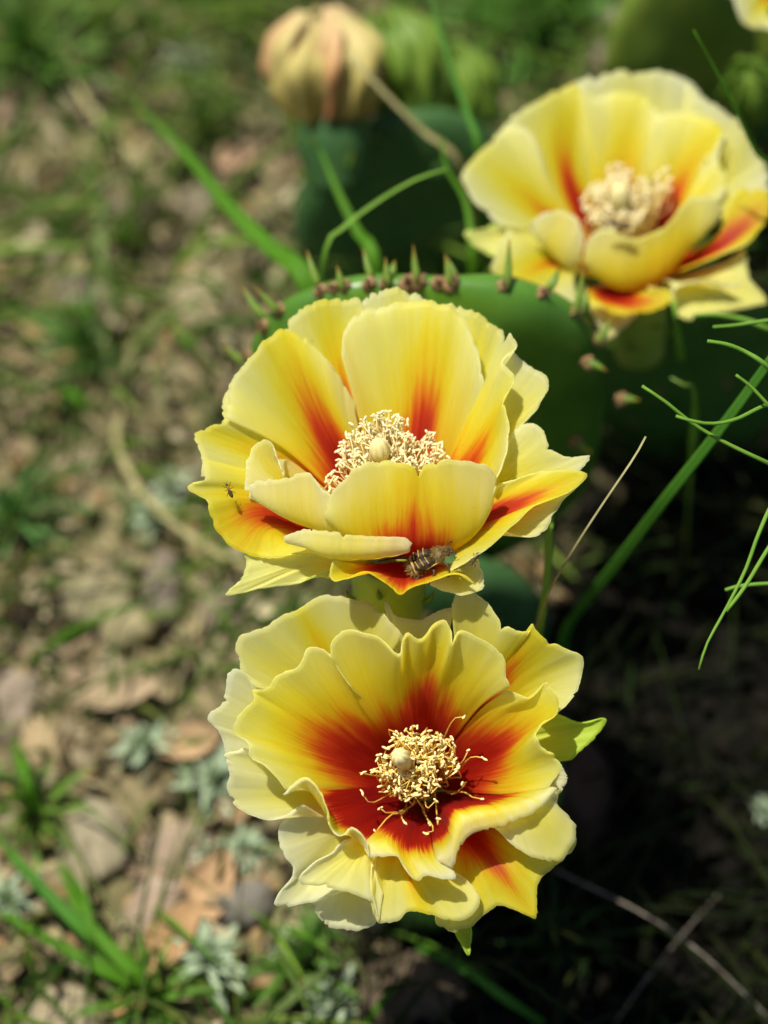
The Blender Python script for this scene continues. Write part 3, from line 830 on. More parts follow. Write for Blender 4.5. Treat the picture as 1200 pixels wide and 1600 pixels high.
# ---- far flower, top right
K3 = 500 / 1200
f3 = mapper(700, 80, K3, 0.575)
fl3 = empty('prickly_pear_flower', f3(670, 1100, -500))
tag(fl3, 'out-of-focus yellow cactus flower at the upper right, open above the pad rim', 'flower', 'prickly pear flowers')
C3 = [
 ('p', (670, 850, -260), [(540, 480, -250), (680, 460, -258), (820, 480, -250)], [(420, 150, -230), (500, 112, -240), (560, 95, -240), (650, 75, -240), (740, 80, -240), (820, 75, -240), (900, 110, -230), (945, 165, -220)], .35, .4),
 ('p', (690, 850, -240), [(840, 540, -210), (900, 580, -180), (930, 650, -150)], [(890, 130, -215), (960, 170, -200), (1050, 230, -180), (1115, 290, -160), (1135, 345, -150), (1185, 400, -140), (1208, 480, -120), (1205, 560, -100)], .35, .4),
 ('p', (640, 850, -240), [(390, 560, -190), (450, 480, -200), (545, 470, -215)], [(190, 310, -150), (250, 240, -160), (310, 200, -170), (400, 150, -180), (480, 122, -190), (525, 200, -195), (548, 330, -205)], .52, .5),
 ('p', (665, 845, -225), [(550, 520, -195), (640, 480, -205), (750, 520, -195)], [(495, 130, -175), (560, 170, -190), (640, 150, -200), (720, 165, -200), (790, 230, -185), (795, 340, -175)], .48, .5),
 ('p', (690, 840, -215), [(760, 560, -165), (850, 520, -160), (910, 620, -120)], [(765, 275, -165), (800, 235, -168), (880, 228, -160), (960, 240, -150), (1031, 290, -130), (1015, 345, -110), (960, 420, -90), (955, 535, -60)], .58, .5),
 ('p', (700, 840, -200), [(870, 660, -60), (890, 560, -90)], [(955, 580, 0), (1020, 545, 0), (1042, 470, -20), (1012, 400, -50), (1030, 298, -90)], .45, .4),
 ('p', (640, 850, -225), [(400, 700, -120), (370, 620, -130), (420, 550, -150)], [(200, 650, -10), (122, 590, -20), (68, 510, -40), (58, 460, -60), (75, 420, -80), (150, 350, -110), (210, 290, -130), (300, 300, -140), (360, 400, -160)], .5, .35),
 ('s', (620, 850, -230), [(350, 730, -80), (350, 690, -100)], [(200, 790, 0), (110, 730, 0), (60, 682, 0), (140, 665, -20), (200, 640, -30)], .1, .4),
 ('p', (620, 860, -210), [(480, 830, 0), (380, 800, -5), (320, 720, -20)], [(490, 955, 80), (400, 932, 80), (300, 925, 80), (220, 890, 70), (165, 815, 60), (185, 740, 40), (225, 670, 20)], .55, .4),
 ('p', (630, 850, -195), [(500, 820, 20), (440, 810, 30), (360, 735, 30), (322, 690, 30)], [(515, 712, 90), (500, 665, 100), (480, 625, 100), (420, 600, 95), (345, 615, 85), (318, 652, 70)], .35, .4),
 ('p', (680, 860, -195), [(520, 810, 60), (600, 868, 70), (680, 890, 70), (790, 862, 65), (880, 772, 55), (970, 672, 45)], [(515, 730, 110), (540, 690, 120), (600, 665, 125), (690, 702, 130), (800, 665, 125), (880, 580, 110), (930, 540, 100), (1010, 560, 80), (1032, 605, 60)], .55, .6),
 ('p', (700, 855, -205), [(840, 830, 30), (940, 790, 20), (1000, 700, 0)], [(1050, 748, 90), (1130, 712, 80), (1190, 640, 60), (1208, 580, 50), (1202, 530, 40), (1080, 520, 20), (1025, 580, 10)], .72, .8),
 ('p', (660, 870, -205), [(500, 905, 50), (590, 925, 45), (660, 925, 45), (740, 900, 50)], [(520, 965, 90), (590, 960, 120), (640, 982, 130), (700, 977, 130), (780, 968, 130), (834, 930, 120), (822, 900, 110), (750, 885, 100)], .80, .9),
 ('s', (700, 870, -215), [(780, 880, 10), (920, 850, 0), (1000, 810, -10)], [(850, 960, 80), (900, 1002, 80), (1050, 970, 70), (1199, 946, 60), (1137, 860, 50), (1112, 740, 30)], .3, .5),
 ('p', (700, 865, -200), [(825, 860, 90), (950, 868, 90), (1060, 884, 85)], [(838, 925, 120), (856, 878, 125), (950, 853, 125), (1030, 863, 120), (1097, 879, 110)], .4, .5),
 ('p', (650, 880, -225), [(590, 930, 0), (650, 945, 0)], [(520, 950, 40), (562, 1030, 50), (600, 1080, 50), (660, 1030, 50), (712, 985, 40)], .3, .4),
]
for i, (k, b, mid, rim, rl, rw) in enumerate(C3):
    make_petal(fl3, 'petal' if k == 'p' else 'sepal', {'p': petal_m, 's': sepal_m, 'g': green_sepal_m}[k], f3, [[b], mid, rim], rl, rw, i + 61, 1.2, 24, 44)
tips = blob_tips([(600, 560, 0, 100, 90, 90), (690, 540, -10, 70, 90, 60), (640, 460, -20, 50, 40, 22), (810, 490, -60, 35, 60, 16), (640, 630, 20, 100, 40, 40)], 12, 34)
make_stamens(fl3, f3, (665, 840, -210), axis1, tips, 13, 34, 0.00030, 0.00020, True)
make_pistil(fl3, f3, (665, 840, -200), (645, 540, 25), 0.0014, 0.0029, 0.2)
make_ovary(fl3, f3, (690, 880, -240), (720, 1130, -560), 0.0085, 0.0065, 3)

# ---- the corner flower at the very top right: only its lower left petals are in the picture
f4 = mapper(1150, -60, 0.45, 0.60)
fl4 = empty('prickly_pear_flower', f4(150, 260, -300))
tag(fl4, 'pale yellow flower cut off by the upper right corner, only a petal showing', 'flower', 'prickly pear flowers')
D4 = [
 ('p', (150, 80, -150), [(60, 120, -60), (70, 160, -55), (110, 180, -50)], [(5, 110, -20), (2, 150, -15), (20, 195, -10), (45, 228, -10), (90, 225, -10), (150, 240, -5), (200, 235, 0)], .3, .4),
 ('p', (170, 80, -150), [(170, 170, -50), (240, 170, -50)], [(130, 225, 0), (170, 250, 0), (230, 250, 0), (290, 220, 0), (310, 160, 0)], .3, .4),
 ('p', (150, 70, -150), [(50, 60, -80), (70, 20, -80)], [(0, 140, -40), (-30, 90, -40), (-20, 30, -50), (20, -30, -60), (80, -50, -60)], .4, .4),
 ('p', (170, 60, -150), [(140, -30, -110), (220, -30, -110)], [(60, -60, -80), (90, -130, -90), (170, -150, -100), (250, -140, -100), (300, -80, -90)], .4, .4),
 ('p', (180, 70, -150), [(260, 20, -90), (280, 90, -70)], [(290, -100, -80), (340, -40, -70), (370, 40, -50), (350, 130, -30), (300, 180, -20)], .4, .4),
]
for i, (k, b, mid, rim, rl, rw) in enumerate(D4):
    make_petal(fl4, 'petal', petal_m, f4, [[b], mid, rim], rl, rw, i + 81, 1.0, 20, 36)
make_stamens(fl4, f4, (160, 80, -140), (0, -.6, .8), blob_tips([(160, 30, -20, 60, 50, 40)], 3, 30), 14, 30, 0.00025, 0.00017)
make_pistil(fl4, f4, (160, 80, -140), (160, 10, 0), 0.0014, 0.0027, 0.2)
make_ovary(fl4, f4, (165, 90, -150), (150, 300, -330), 0.008, 0.006, 4)


# ------------------------------------------------------------------ faded flower and buds on the back pad
def bud(label, cat, name, base, tip, r, mats, npet, seed, twist=0.3, spread=1.0, ov_len=0.0, group=None):
    base = Vector(base); tip = Vector(tip); ax = (tip - base).normalized(); L = (tip - base).length
    x = ax.orthogonal().normalized(); y = ax.cross(x)
    root = empty(name, base - ax * ov_len)
    tag(root, label, cat, group)
    r_ = random.Random(seed)
    for k in range(npet):
        a0 = 2 * math.pi * k / npet * 1.0 + r_.uniform(-.15, .15)
        layer = k % 2
        wid = 2 * math.pi / npet * 1.5
        vs = []; fs = []; uvs = []; nu, nv = 16, 12
        for i in range(nu):
            u = i / (nu - 1)
            rad = r * (0.62 + 0.5 * math.sin(min(1, u * 1.1) * math.pi * 0.62)) * (1 - 0.75 * u ** 4 * (1 - 0.3 * spread)) + layer * r * 0.07
            for j in range(nv):
                v = j / (nv - 1) * 2 - 1
                a = a0 + v * wid / 2 * (1 - (0.4 if npet > 8 else 0.75) * u ** 3) + twist * u
                rr = rad * (1 - 0.10 * v * v + 0.10 * math.cos(v * 5)) + r * 0.22 * noise.noise(Vector((v * 2, u * 3, seed + k)))
                vs.append(base + ax * (L * u * (1 - 0.06 * v * v * u) * (1 + 0.05 * math.sin(k * 2.3))) + (x * math.cos(a) + y * math.sin(a)) * rr)
                uvs.append((j / (nv - 1), u))
        for i in range(nu - 1):
            for j in range(nv - 1):
                a = i * nv + j; fs.append((a, a + 1, a + nv + 1, a + nv))
        mb = MB(); mb.add(vs, fs, None, 0, uvs)
        o = mb.build('petal' if npet > 8 else 'sepal', mats[k % len(mats)], root)
        so_ = o.modifiers.new('thickness', 'SOLIDIFY'); so_.thickness = 0.0005
        o['red_flat'] = 0.5; o['red_sharp'] = 1.0; o['red_length'] = r_.uniform(0.1, 0.4); o['red_width'] = 0.5; o['seed'] = float(k)
    mb = MB(); ellipsoid(mb, base + ax * L * 0.4, x * r * 0.8, y * r * 0.8, ax * L * 0.42, 16, 10)
    mb.build('bud_core', mats[0], root)
    if ov_len:
        mb = MB()
        pts = [base + ax * L * 0.08, base - ax * ov_len * .3, base - ax * ov_len * .7, base - ax * ov_len]
        frame_tube(mb, catmull(pts, 10), list(np.interp(np.linspace(0, 1, 10), [0, .4, 1], [r * 0.60, r * 0.68, r * 0.5])), 20)
        ov = mb.build('ovary', pad_blue_m, root)
        for i in range(10):
            a = i * 2.4; d = x * math.cos(a) + y * math.sin(a); p = base - ax * ov_len * (i / 11) + d * r * 0.62
            mb = MB(); cone_leaf(mb, p, p + (d * .6 + ax * .8) * 0.006, 0.0008); mb.build('leaf', padleaf_m, ov)
    return root


faded_a = petal_mat('faded_petal_peach', [(0.0, (0.42, 0.14, 0.06)), (0.45, (0.55, 0.23, 0.10)), (0.60, (0.68, 0.37, 0.16)), (0.78, (0.74, 0.52, 0.26)), (1.0, (0.78, 0.64, 0.38))], 0.4)
faded_b = petal_mat('faded_petal_straw', [(0.0, (0.38, 0.24, 0.06)), (0.45, (0.56, 0.42, 0.10)), (0.7, (0.68, 0.58, 0.2)), (1.0, (0.70, 0.58, 0.3))], 0.4)
budg = leafy('bud_green', (0.15, 0.27, 0.035), (0.30, 0.42, 0.06), 0.4, 0.45, 120)
bud('faded tan and peach flower, closed up, on the far pad at the top', 'flower', 'faded_flower', P(517, 186, 0.650), P(500, 18, 0.642), 0.0158, [faded_a, faded_b, faded_b], 10, 3, 0.35, 0.0, 0.02)
bud('pointed green bud touching the faded tan flower', 'bud', 'flower_bud', P(655, 175, 0.675), P(592, 22, 0.668), 0.0125, [budg], 8, 4, 0.3, 0.2, 0.02, 'green flower buds')
bud('smaller dark green bud between the faded flower and the top-right flower', 'bud', 'flower_bud', P(735, 205, 0.69), P(700, 70, 0.68), 0.0105, [budg], 8, 5, 0.3, 0.2, 0.02, 'green flower buds')
bud('shadowed bud in the top right corner under the cut-off flower', 'bud', 'flower_bud', P(1185, 170, 0.66), P(1165, 110, 0.64), 0.008, [budg], 8, 6, 0.3, 0.2, 0.015, 'green flower buds')


# ------------------------------------------------------------------ grass blades and stems that can be told apart
def px_blade(name, label, cat, pts, wpx, mat, group=None, face=None, fold=0.25, root_to_ground=True):
    """pts (px, py, depth); last point is the lowest; the blade then runs on to the ground"""
    ws = [P(x, y, d) for x, y, d in pts]
    wid = [wp * S_ * pts[0][2] for wp in wpx]
    if root_to_ground:
        a, b = ws[-1], ws[-2]
        d = (a - b).normalized()
        d = (d * 0.22 + Vector((0, 0, -0.8))).normalized()
        g = a + d * (a.z / max(0.25, -d.z))
        g.z = gz(g.x, g.y) - 0.002
        n_mid = a.lerp(g, 0.5)
        ws += [n_mid, g]; wid += [wid[-1], wid[-1] * 0.8]
    mb = MB(); blade(mb, ws, wid, face, None, fold, n=len(ws) * 6)
    o = mb.build(name, mat)
    return tag(o, label, cat, group)


gg = 'grass blades among the cactus'
px_blade('grass_strand', 'broad bright green blade leaning from the pad rim towards the upper left', 'grass blade', [(200, 150, .66), (290, 240, .64), (355, 320, .62), (420, 385, .605), (485, 455, .59)], [4, 15, 24, 30, 28], grass_m, gg)
px_blade('grass_strand', 'short bright blade standing under the faded flower', 'grass blade', [(500, 232, .61), (528, 300, .605), (560, 365, .60), (585, 415, .59)], [4, 18, 30, 32], grass_m, gg)
px_blade('grass_strand', 'narrow blade beside the left edge of the top-right flower', 'grass blade', [(690, 215, .59), (697, 262, .59), (728, 318, .59), (738, 420, .59)], [4, 13, 18, 18], grass_m, gg)
px_blade('grass_strand', 'long dark blade coming down from the top between the buds', 'grass blade', [(668, -20, .61), (682, 30, .61), (706, 110, .605), (733, 185, .60), (748, 250, .60)], [6, 10, 12, 11, 9], grass_dark_m, gg)
px_blade('grass_strand', 'thin pale stem arching from the pad rim up to the narrow blade', 'grass stem', [(700, 264, .565), (650, 280, .565), (590, 315, .565), (530, 362, .565), (505, 412, .565)], [4, 7, 7, 6, 5], stem_m, gg, root_to_ground=True)
px_blade('dry_stalk', 'straw-coloured stalk crossing from the faded flower to the narrow blade', 'stalk', [(545, 85, .62), (600, 145, .62), (660, 205, .625), (720, 262, .63)], [6, 9, 10, 8], dry_m)
px_blade('grass_strand', 'thin blade hanging over the right edge of the top-right flower', 'grass blade', [(1083, 46, .535), (1110, 95, .54), (1142, 155, .545), (1180, 235, .555), (1215, 300, .57)], [2, 8, 11, 12, 12], grass_m, gg)
px_blade('grass_strand', 'long thick dark green stem slanting from the right edge down behind the flowers', 'grass stem', [(1215, 548, .515), (1130, 665, .525), (1040, 780, .54), (960, 885, .565), (890, 975, .60)], [15, 18, 19, 19, 16], grass_dark_m, gg, fold=0.1)
px_blade('grass_strand', 'thread-thin yellow straw with a pale tip between the flower tips and the thick stem', 'stalk', [(1009, 682, .495), (990, 716, .495), (940, 790, .495), (898, 855, .50), (862, 918, .515), (835, 985, .53), (790, 1080, .56)], [3.2, 3.6, 4, 4, 3.6, 3.6, 3], dry_m)
px_blade('grass_strand', 'upright green stem between the middle and lowest flower on the right', 'grass stem', [(858, 800, .53), (857, 880, .53), (850, 940, .532), (842, 990, .535)], [13, 14, 14, 13], stem_m, gg)
px_blade('grass_strand', 'bottom edge blade curving up between the twigs', 'grass blade', [(993, 1500, .62), (992, 1550, .62), (975, 1620, .62)], [9, 14, 14], grass_dark_m, gg)


def weed_sprig(label, stems, mat=stem_m, anchor=None):
    """a forked wiry weed: several thin tapering stems of one plant"""
    ax, ay, ad = stems[0][0][-1]
    root = empty('wiry_weed', P(ax, ay, ad))
    tag(root, label, 'weed', 'wiry green weeds at the right edge')
    for pts, r0, r1 in stems:
        q = catmull([P(*p) for p in pts], 22)
        mb = MB()
        rr = [r * S_ * 0.49 / 2 for r in np.linspace(r0, r1, 22)]
        rr = [r * (1 + 0.12 * noise.noise(Vector((i * .7, r0, r1)))) for i, r in enumerate(rr)]
        frame_tube(mb, q, rr, 8)
        mb.build('stem', mat, root)


weed_sprig('forked wiry green weed reaching in from the right edge below the top-right flower', [
    ([(1003, 603, .488), (1040, 628, .488), (1080, 660, .49), (1130, 690, .492), (1210, 728, .495), (1300, 770, .52)], 5, 9),
    ([(1056, 650, .487), (1075, 656, .487), (1110, 662, .488), (1150, 655, .49), (1210, 630, .495), (1280, 640, .51)], 5, 9),
    ([(1105, 533, .489), (1135, 538, .489), (1165, 550, .49), (1198, 572, .49), (1240, 620, .50)], 6, 10),
    ([(1150, 586, .489), (1175, 606, .49), (1210, 645, .492), (1240, 690, .50)], 5, 7)])
weed_sprig('slender green weed hanging at the right edge below the thick stem', [
    ([(1092, 1046, .488), (1105, 1005, .488), (1135, 950, .489), (1165, 890, .49), (1185, 835, .49), (1215, 770, .495), (1260, 700, .51)], 3.5, 9),
    ([(1135, 955, .489), (1165, 915, .489), (1205, 850, .49), (1250, 790, .50)], 6, 8),
    ([(1133, 922, .51), (1160, 915, .51), (1215, 912, .51), (1260, 920, .51)], 6, 7)])
weed_sprig('pale curled weed leaves just under the top-right flower', [
    ([(1114, 511, .52), (1150, 508, .52), (1210, 500, .52), (1280, 500, .53)], 5, 9),
    ([(1085, 493, .55), (1120, 492, .55), (1165, 500, .55), (1195, 512, .55), (1260, 540, .56)], 6, 14),
    ([(1052, 470, .56), (1056, 495, .56), (1060, 525, .57), (1064, 560, .59)], 8, 16)])
px_blade('leaf_sprout', 'small pointed yellow-green leaf above the wiry weed', 'leaf', [(1048, 590, .56), (1065, 600, .56), (1085, 622, .57)], [3, 16, 6], padleaf_m)

# twigs bottom right
def on_ground(pts, h0, h1):
    """points on the soil under the given sight lines, arching from h0 up to h1 and back"""
    n = len(pts); out = []
    for i, p in enumerate(pts):
        h = h0 + (h1 - h0) * math.sin(math.pi * i / (n - 1))
        out.append(G(p[0], p[1], h))
    return out


for lab, pts, r0, h0, h1 in (('long pale grey twig arching down to the lower right corner', [(800, 1325), (900, 1375), (1000, 1425), (1090, 1485), (1160, 1550), (1240, 1630)], 7.5, .012, .03),
                     ('short brown twig crossing under the long grey twig', [(1135, 1385), (1075, 1450), (1010, 1530), (960, 1600)], 5, .008, .018),
                     ('grey twig upright in the shade between the two front flowers', [(780, 850), (805, 910), (835, 985)], 6, .03, .05)):
    q = catmull(on_ground(pts, h0, h1), 30); mb = MB()
    rr = [r0 * S_ * 0.30 / 2 * (1 + .25 * noise.noise(Vector((i * .5, r0, 0)))) for i in range(30)]
    frame_tube(mb, q, rr, 8); tag(mb.build('twig', twig_m), lab, 'twig', 'twigs on the ground')

# loose blades and stems on the ground at the left
for lab, pts, wd, m in (
    ('pale olive stem bending in an arc left of the middle flower', [(190, 640, .70), (182, 690, .70), (215, 760, .695), (275, 820, .69), (370, 880, .69), (470, 905, .69)], [14, 22, 24, 22, 20, 14], dry_m),
    ('straw stalk lying across the upper left ground', [(95, 90, .74), (150, 180, .735), (215, 250, .73), (300, 320, .73)], [8, 22, 24, 12], dry_m),
    ('short straw piece at the top left', [(225, 5, .77), (185, 35, .77), (145, 70, .77)], [12, 20, 10], dry_m),
    ('blue-green blade standing at the far left', [(115, 230, .73), (150, 300, .72), (160, 400, .715), (185, 500, .71)], [8, 24, 26, 18], cover_m),
    ('broad green blade lowest at the left', [(90, 1350, .60), (130, 1430, .60), (200, 1510, .60), (270, 1580, .60)], [6, 20, 34, 24], grass_m),
    ('upright blade rising from the lowest green tuft', [(90, 1340, .61), (130, 1400, .61), (145, 1460, .61), (190, 1530, .61)], [5, 16, 22, 22], grass_m),
    ('dark green leaf blade crossing the tuft at the left edge', [(-20, 1290, .61), (50, 1370, .61), (130, 1450, .61), (240, 1540, .61)], [8, 24, 34, 24], grass_dark_m),
    ('blade at the bottom left running under the frame', [(-10, 1420, .60), (80, 1470, .60), (170, 1520, .60), (260, 1560, .60)], [8, 22, 28, 20], grass_m),
    ('bright green stem beside the silvery plant at the bottom', [(645, 1520, .61), (600, 1560, .61), (560, 1620, .61)], [8, 14, 14], grass_m),
    ('dark green stem running down right under the lowest flower', [(650, 1480, .625), (720, 1510, .625), (790, 1560, .625), (850, 1600, .63)], [10, 20, 22, 16], grass_dark_m),
    ('light green stem crossing at the bottom centre', [(560, 1480, .625), (480, 1540, .62), (400, 1610, .62)], [8, 20, 20], cover_m),
    ('curved green blade near the pad at mid left', [(260, 480, .70), (290, 530, .69), (350, 590, .68)], [8, 18, 12], grass_m),
    ('yellow-green blade left of the arching pale stem', [(80, 600, .70), (120, 620, .70), (160, 660, .70)], [8, 22, 12], grass_m),
    ('short green blade between pebbles above the left tuft', [(20, 1150, .63), (40, 1210, .63), (60, 1270, .63)], [8, 26, 18], grass_m)):
    ws = on_ground(pts, .006, .022); ws = [q.lerp(on_ground([p, p], .02, .02)[0], .3) for q, p in zip(ws, pts)]
    mb = MB(); blade(mb, ws, [v * S_ * (0.42 if m is not dry_m else 0.36) for v in wd], None, None, .25, n=len(ws) * 6)
    tag(mb.build('grass_strand' if m is not dry_m else 'dry_stalk', m), lab, 'grass blade' if m is not dry_m else 'stalk', 'loose blades on the ground')


# ------------------------------------------------------------------ silvery and green rosette weeds
def rosette(px, py, r, n, mat, tint, label, name, cat, group, lift=0.8, h=0.0, seed=0, wid=0.22):
    c = G(px, py, h); c.z = gz(c.x, c.y)
    r_ = random.Random(seed)
    root = empty(name, c); tag(root, label, cat, group)
    for i in range(n):
        a = i * 2.4 + r_.uniform(-.3, .3); k = (i + 1) / n
        el = (1 - k) * 1.2 * lift + 0.2
        d = Vector((math.cos(a) * math.cos(el), math.sin(a) * math.cos(el), math.sin(el)))
        l = r * r_.uniform(0.45, 1.25)
        p0 = c + Vector((0, 0, 0.002)); p1 = p0 + d * l * .5; p2 = p0 + d * l - Vector((0, 0, l * 0.25))
        mb = MB(); blade(mb, [p0, p1, p2], [l * wid * .5, l * wid * 1.3, l * wid * 1.2, l * wid * .15], Vector((0, 0, 1)), tint, 0.3, 7)
        mb.build('leaf', mat, root)
    return root


sv = [(265, 735, .013, 'silvery weed with two pale heads left of the middle flower'), (235, 790, .014, 'silvery weed lowest along the arching pale stem'),
      (335, 1205, .020, 'large silvery rosette touching the left petals of the lowest flower'), (318, 1310, .010, 'small white-leaved sprout on the pink stone'),
      (228, 1150, .017, 'grey-green rosette between pebbles at mid left'), (330, 1500, .019, 'silvery rosette at the bottom left of the lowest flower'),
      (460, 1475, .012, 'pale silvery sprout just below the lowest flower'), (530, 1565, .018, 'silvery rosette at the bottom edge of the photo'),
      (8, 1400, .015, 'silvery weed on the left edge, low down'), (288, 75, .016, 'white blurred sprout at the upper left'), (985, 5, .016, 'white blurred sprout at the top, left of the corner pad'),
      (1195, 1255, .007, 'tiny pale sprout at the right edge in the shade'), (380, 1310, .012, 'grey sprout left of the lowest flower sepal'), (85, 1180, .0, '')]
for i, (x, y, r, lab) in enumerate(sv):
    if r > 0: rosette(x, y, r * .7, 60, silver_m, (1.25, 1.22, 1.2) if i in (0, 3, 6, 9, 10) else (1.0, 1.03, 0.92), lab, 'silvery_weed', 'weed', 'silvery weeds on the ground', 1.9, 0.01, i, 0.16)
gr_ = [(45, 1260, .028, 'bushy yellow-green tuft at the left edge, low down'), (230, 1560, .03, 'green tuft at the bottom left'), (320, 170, .026, 'olive green tuft left of the faded flower'),
       (40, 90, .035, 'green tuft in the upper left corner'), (830, 60, .035, 'bright green leafy weed behind the top-right flower'), (760, 30, .03, 'green leafy weed above the small dark bud'),
       (470, 1500, .022, 'green leafy weed beneath the lowest flower'), (130, 540, .02, 'green weed at mid left'), (870, 1455, .018, 'dark leafy weed in the shade right of the lowest flower'),
       (20, 800, .022, 'blue-green weed at the left edge, halfway up'), (880, 20, .03, 'leafy weed left of the white blurred sprout at the top')]
for i, (x, y, r, lab) in enumerate(gr_):
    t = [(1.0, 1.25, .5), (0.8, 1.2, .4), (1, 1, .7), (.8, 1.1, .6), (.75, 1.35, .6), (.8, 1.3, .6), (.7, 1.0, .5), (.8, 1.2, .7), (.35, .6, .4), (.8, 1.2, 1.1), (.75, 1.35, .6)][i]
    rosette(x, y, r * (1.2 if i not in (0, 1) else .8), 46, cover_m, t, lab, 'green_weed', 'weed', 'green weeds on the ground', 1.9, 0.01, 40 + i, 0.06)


# ------------------------------------------------------------------ stones and dead leaves one can point at
def rock(px, py, rx, ry, rz, tint, label, seed, rot=0.0):
    rx *= .78; ry *= .78; tint = (tint[0] * .92, tint[1] * .92, tint[2] * .80)
    c = G(px, py, 0.004); c.z = gz(c.x, c.y) + rz * 0.35
    mb = MB()
    ca, sa = math.cos(rot), math.sin(rot)
    ellipsoid(mb, c, Vector((ca, sa, 0)) * rx, Vector((-sa, ca, 0)) * ry, Vector((0, 0, 1)) * rz, 20, 14, tint,
              fn=lambda d: 1 + 0.28 * noise.noise(d * 1.3 + Vector((seed, 0, 0))) + 0.12 * noise.noise(d * 3.5 + Vector((seed, 3, 0))))
    tag(mb.build('stone', stone_m), label, 'stone', 'stones on the bare soil')


for i, (x, y, a, b, c_, t, lab, ro) in enumerate([
    (72, 1165, .0085, .014, .006, (.48, .36, .24), 'tan oval stone at the left, above the yellow-green tuft', .2),
    (275, 1330, .018, .013, .006, (.36, .27, .23), 'large flat pinkish stone left of the lowest flower', .5),
    (390, 1415, .012, .009, .007, (.22, .20, .20), 'dark grey stone below the left sepal of the lowest flower', .4),
    (250, 1430, .010, .014, .006, (.40, .30, .26), 'pink-grey stone beside the brown curled leaf', -.4),
    (350, 940, .010, .013, .006, (.33, .27, .22), 'rounded stone left of the middle flower front tip', .2),
    (255, 915, .008, .016, .006, (.28, .22, .22), 'mauve-grey upright stone at centre left', 0),
    (150, 930, .015, .011, .006, (.34, .30, .21), 'olive-tan clod at centre left', 0),
    (200, 975, .010, .008, .006, (.44, .38, .25), 'small cream stone below the olive-tan clod', .3),
    (130, 470, .012, .01, .006, (.33, .28, .22), 'greyish stone at upper mid left', 0),
    (325, 480, .016, .011, .006, (.44, .37, .27), 'pale sandy stone left of the rim spines', -.6),
    (300, 300, .012, .010, .006, (.32, .26, .22), 'brown-pink stone left of the faded flower', 0),
    (975, 70, .022, .018, .010, (.36, .30, .28), 'pinkish-grey stone behind the top-right flower', 0),
    (20, 1090, .012, .014, .006, (.34, .27, .24), 'pink-brown stone at the left edge', 0),
    (150, 1320, .012, .016, .006, (.36, .31, .24), 'sandy stone between the tuft and the pinkish slab', 0),
    (90, 1575, .015, .012, .006, (.42, .35, .27), 'sandy stone in the lower left corner', 0),
    (190, 340, .010, .012, .006, (.30, .25, .2), 'small stone beside the blue-green blade', 0),
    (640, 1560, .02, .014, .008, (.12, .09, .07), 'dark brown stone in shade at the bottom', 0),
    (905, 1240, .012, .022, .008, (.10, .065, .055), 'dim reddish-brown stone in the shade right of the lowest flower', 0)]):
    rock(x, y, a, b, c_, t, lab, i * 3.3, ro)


def dead_leaf(mb, c, l, wd, ang, tilt, curl, tint):
    """a curled dry leaf: small closed sheet"""
    vs = []; fs = []; nu, nv = 6, 4
    ca, sa = math.cos(ang), math.sin(ang)
    for s_ in (0, 1):
        for i in range(nu):
            u = i / (nu - 1); h = math.sin(math.pi * min(1, u * .93 + .04)) ** 0.7
            for j in range(nv):
                v = j / (nv - 1) * 2 - 1
                x = (u - .5) * l; y = v * wd / 2 * h
                z = curl * (v * v * wd * .5 * h + (u - .5) ** 2 * l * .8) + x * tilt - s_ * 0.0006
                vs.append((c[0] + x * ca - y * sa, c[1] + x * sa + y * ca, c[2] + z))
    m = nu * nv
    for i in range(nu - 1):
        for j in range(nv - 1):
            a = i * nv + j
            fs.append((a, a + 1, a + nv + 1, a + nv)); fs.append((m + a, m + a + nv, m + a + nv + 1, m + a + 1))
    mb.add(vs, fs, tint)


for i, (x, y, l, wd, ang, t, lab) in enumerate([
    (320, 1400, .026, .014, 1.1, (.52, .33, .18), 'orange-brown curled leaf left of the lowest flower'),
    (265, 1480, .024, .012, .9, (.46, .28, .14), 'rusty leaf above the silvery rosette at the bottom'),
    (215, 1560, .016, .008, .7, (.55, .33, .14), 'small rust-coloured leaf at the bottom left'),
    (295, 1160, .018, .011, .2, (.48, .32, .18), 'light brown leaf above the large silvery rosette'),
    (180, 1080, .024, .012, .1, (.42, .31, .2), 'tan leaf at left between dark gaps'),
    (365, 235, .014, .012, .1, (.50, .32, .2), 'orange-pink leaf flake left of the far pad'),
    (170, 290, .02, .014, .5, (.38, .27, .19), 'brown leaf at the upper left'),
    (190, 295, .014, .01, 1.2, (.50, .35, .24), 'pale leaf flake beside the brown leaf at the upper left')]):
    c = G(x, y, 0.008); c.z = gz(c.x, c.y) + 0.007
    mb = MB(); dead_leaf(mb, c, l, wd, ang, 0.15, 0.5, t)
    tag(mb.build('dead_leaf', litter_m), lab, 'dead leaf', 'dead leaves on the soil')

# ------------------------------------------------------------------ uncountable litter, pebbles, ground cover
TINTS = [(.36, .29, .17), (.28, .23, .14), (.44, .37, .23), (.20, .16, .10), (.38, .28, .20), (.42, .36, .25), (.60, .53, .38), (.50, .42, .30), (.10, .08, .05), (.44, .29, .16), (.27, .27, .15), (.07, .055, .035), (.05, .04, .03)]
mb = MB(); r_ = random.Random(5)
for i in range(15000):
    if i < 12500: x = r_.uniform(-.28, .30); y = r_.uniform(.08, .72)
    else: x = r_.uniform(-.9, .9); y = r_.uniform(-.35, 1.3)
    t = tuple(a * b for a, b in zip(r_.choice(TINTS), (.86, .83, .74)))
    if is_painted_shade(x, y): t = tuple(c * .022 for c in t)  # painted shade: litter here is tinted almost black
    dead_leaf(mb, (x, y, gz(x, y) + r_.uniform(0.000, 0.006)), r_.uniform(.003, .013) * (1.4 if r_.random() < .12 else 1), r_.uniform(.0015, .006), r_.uniform(0, 6.3), r_.uniform(-.5, .5), r_.uniform(-.6, .8), t)
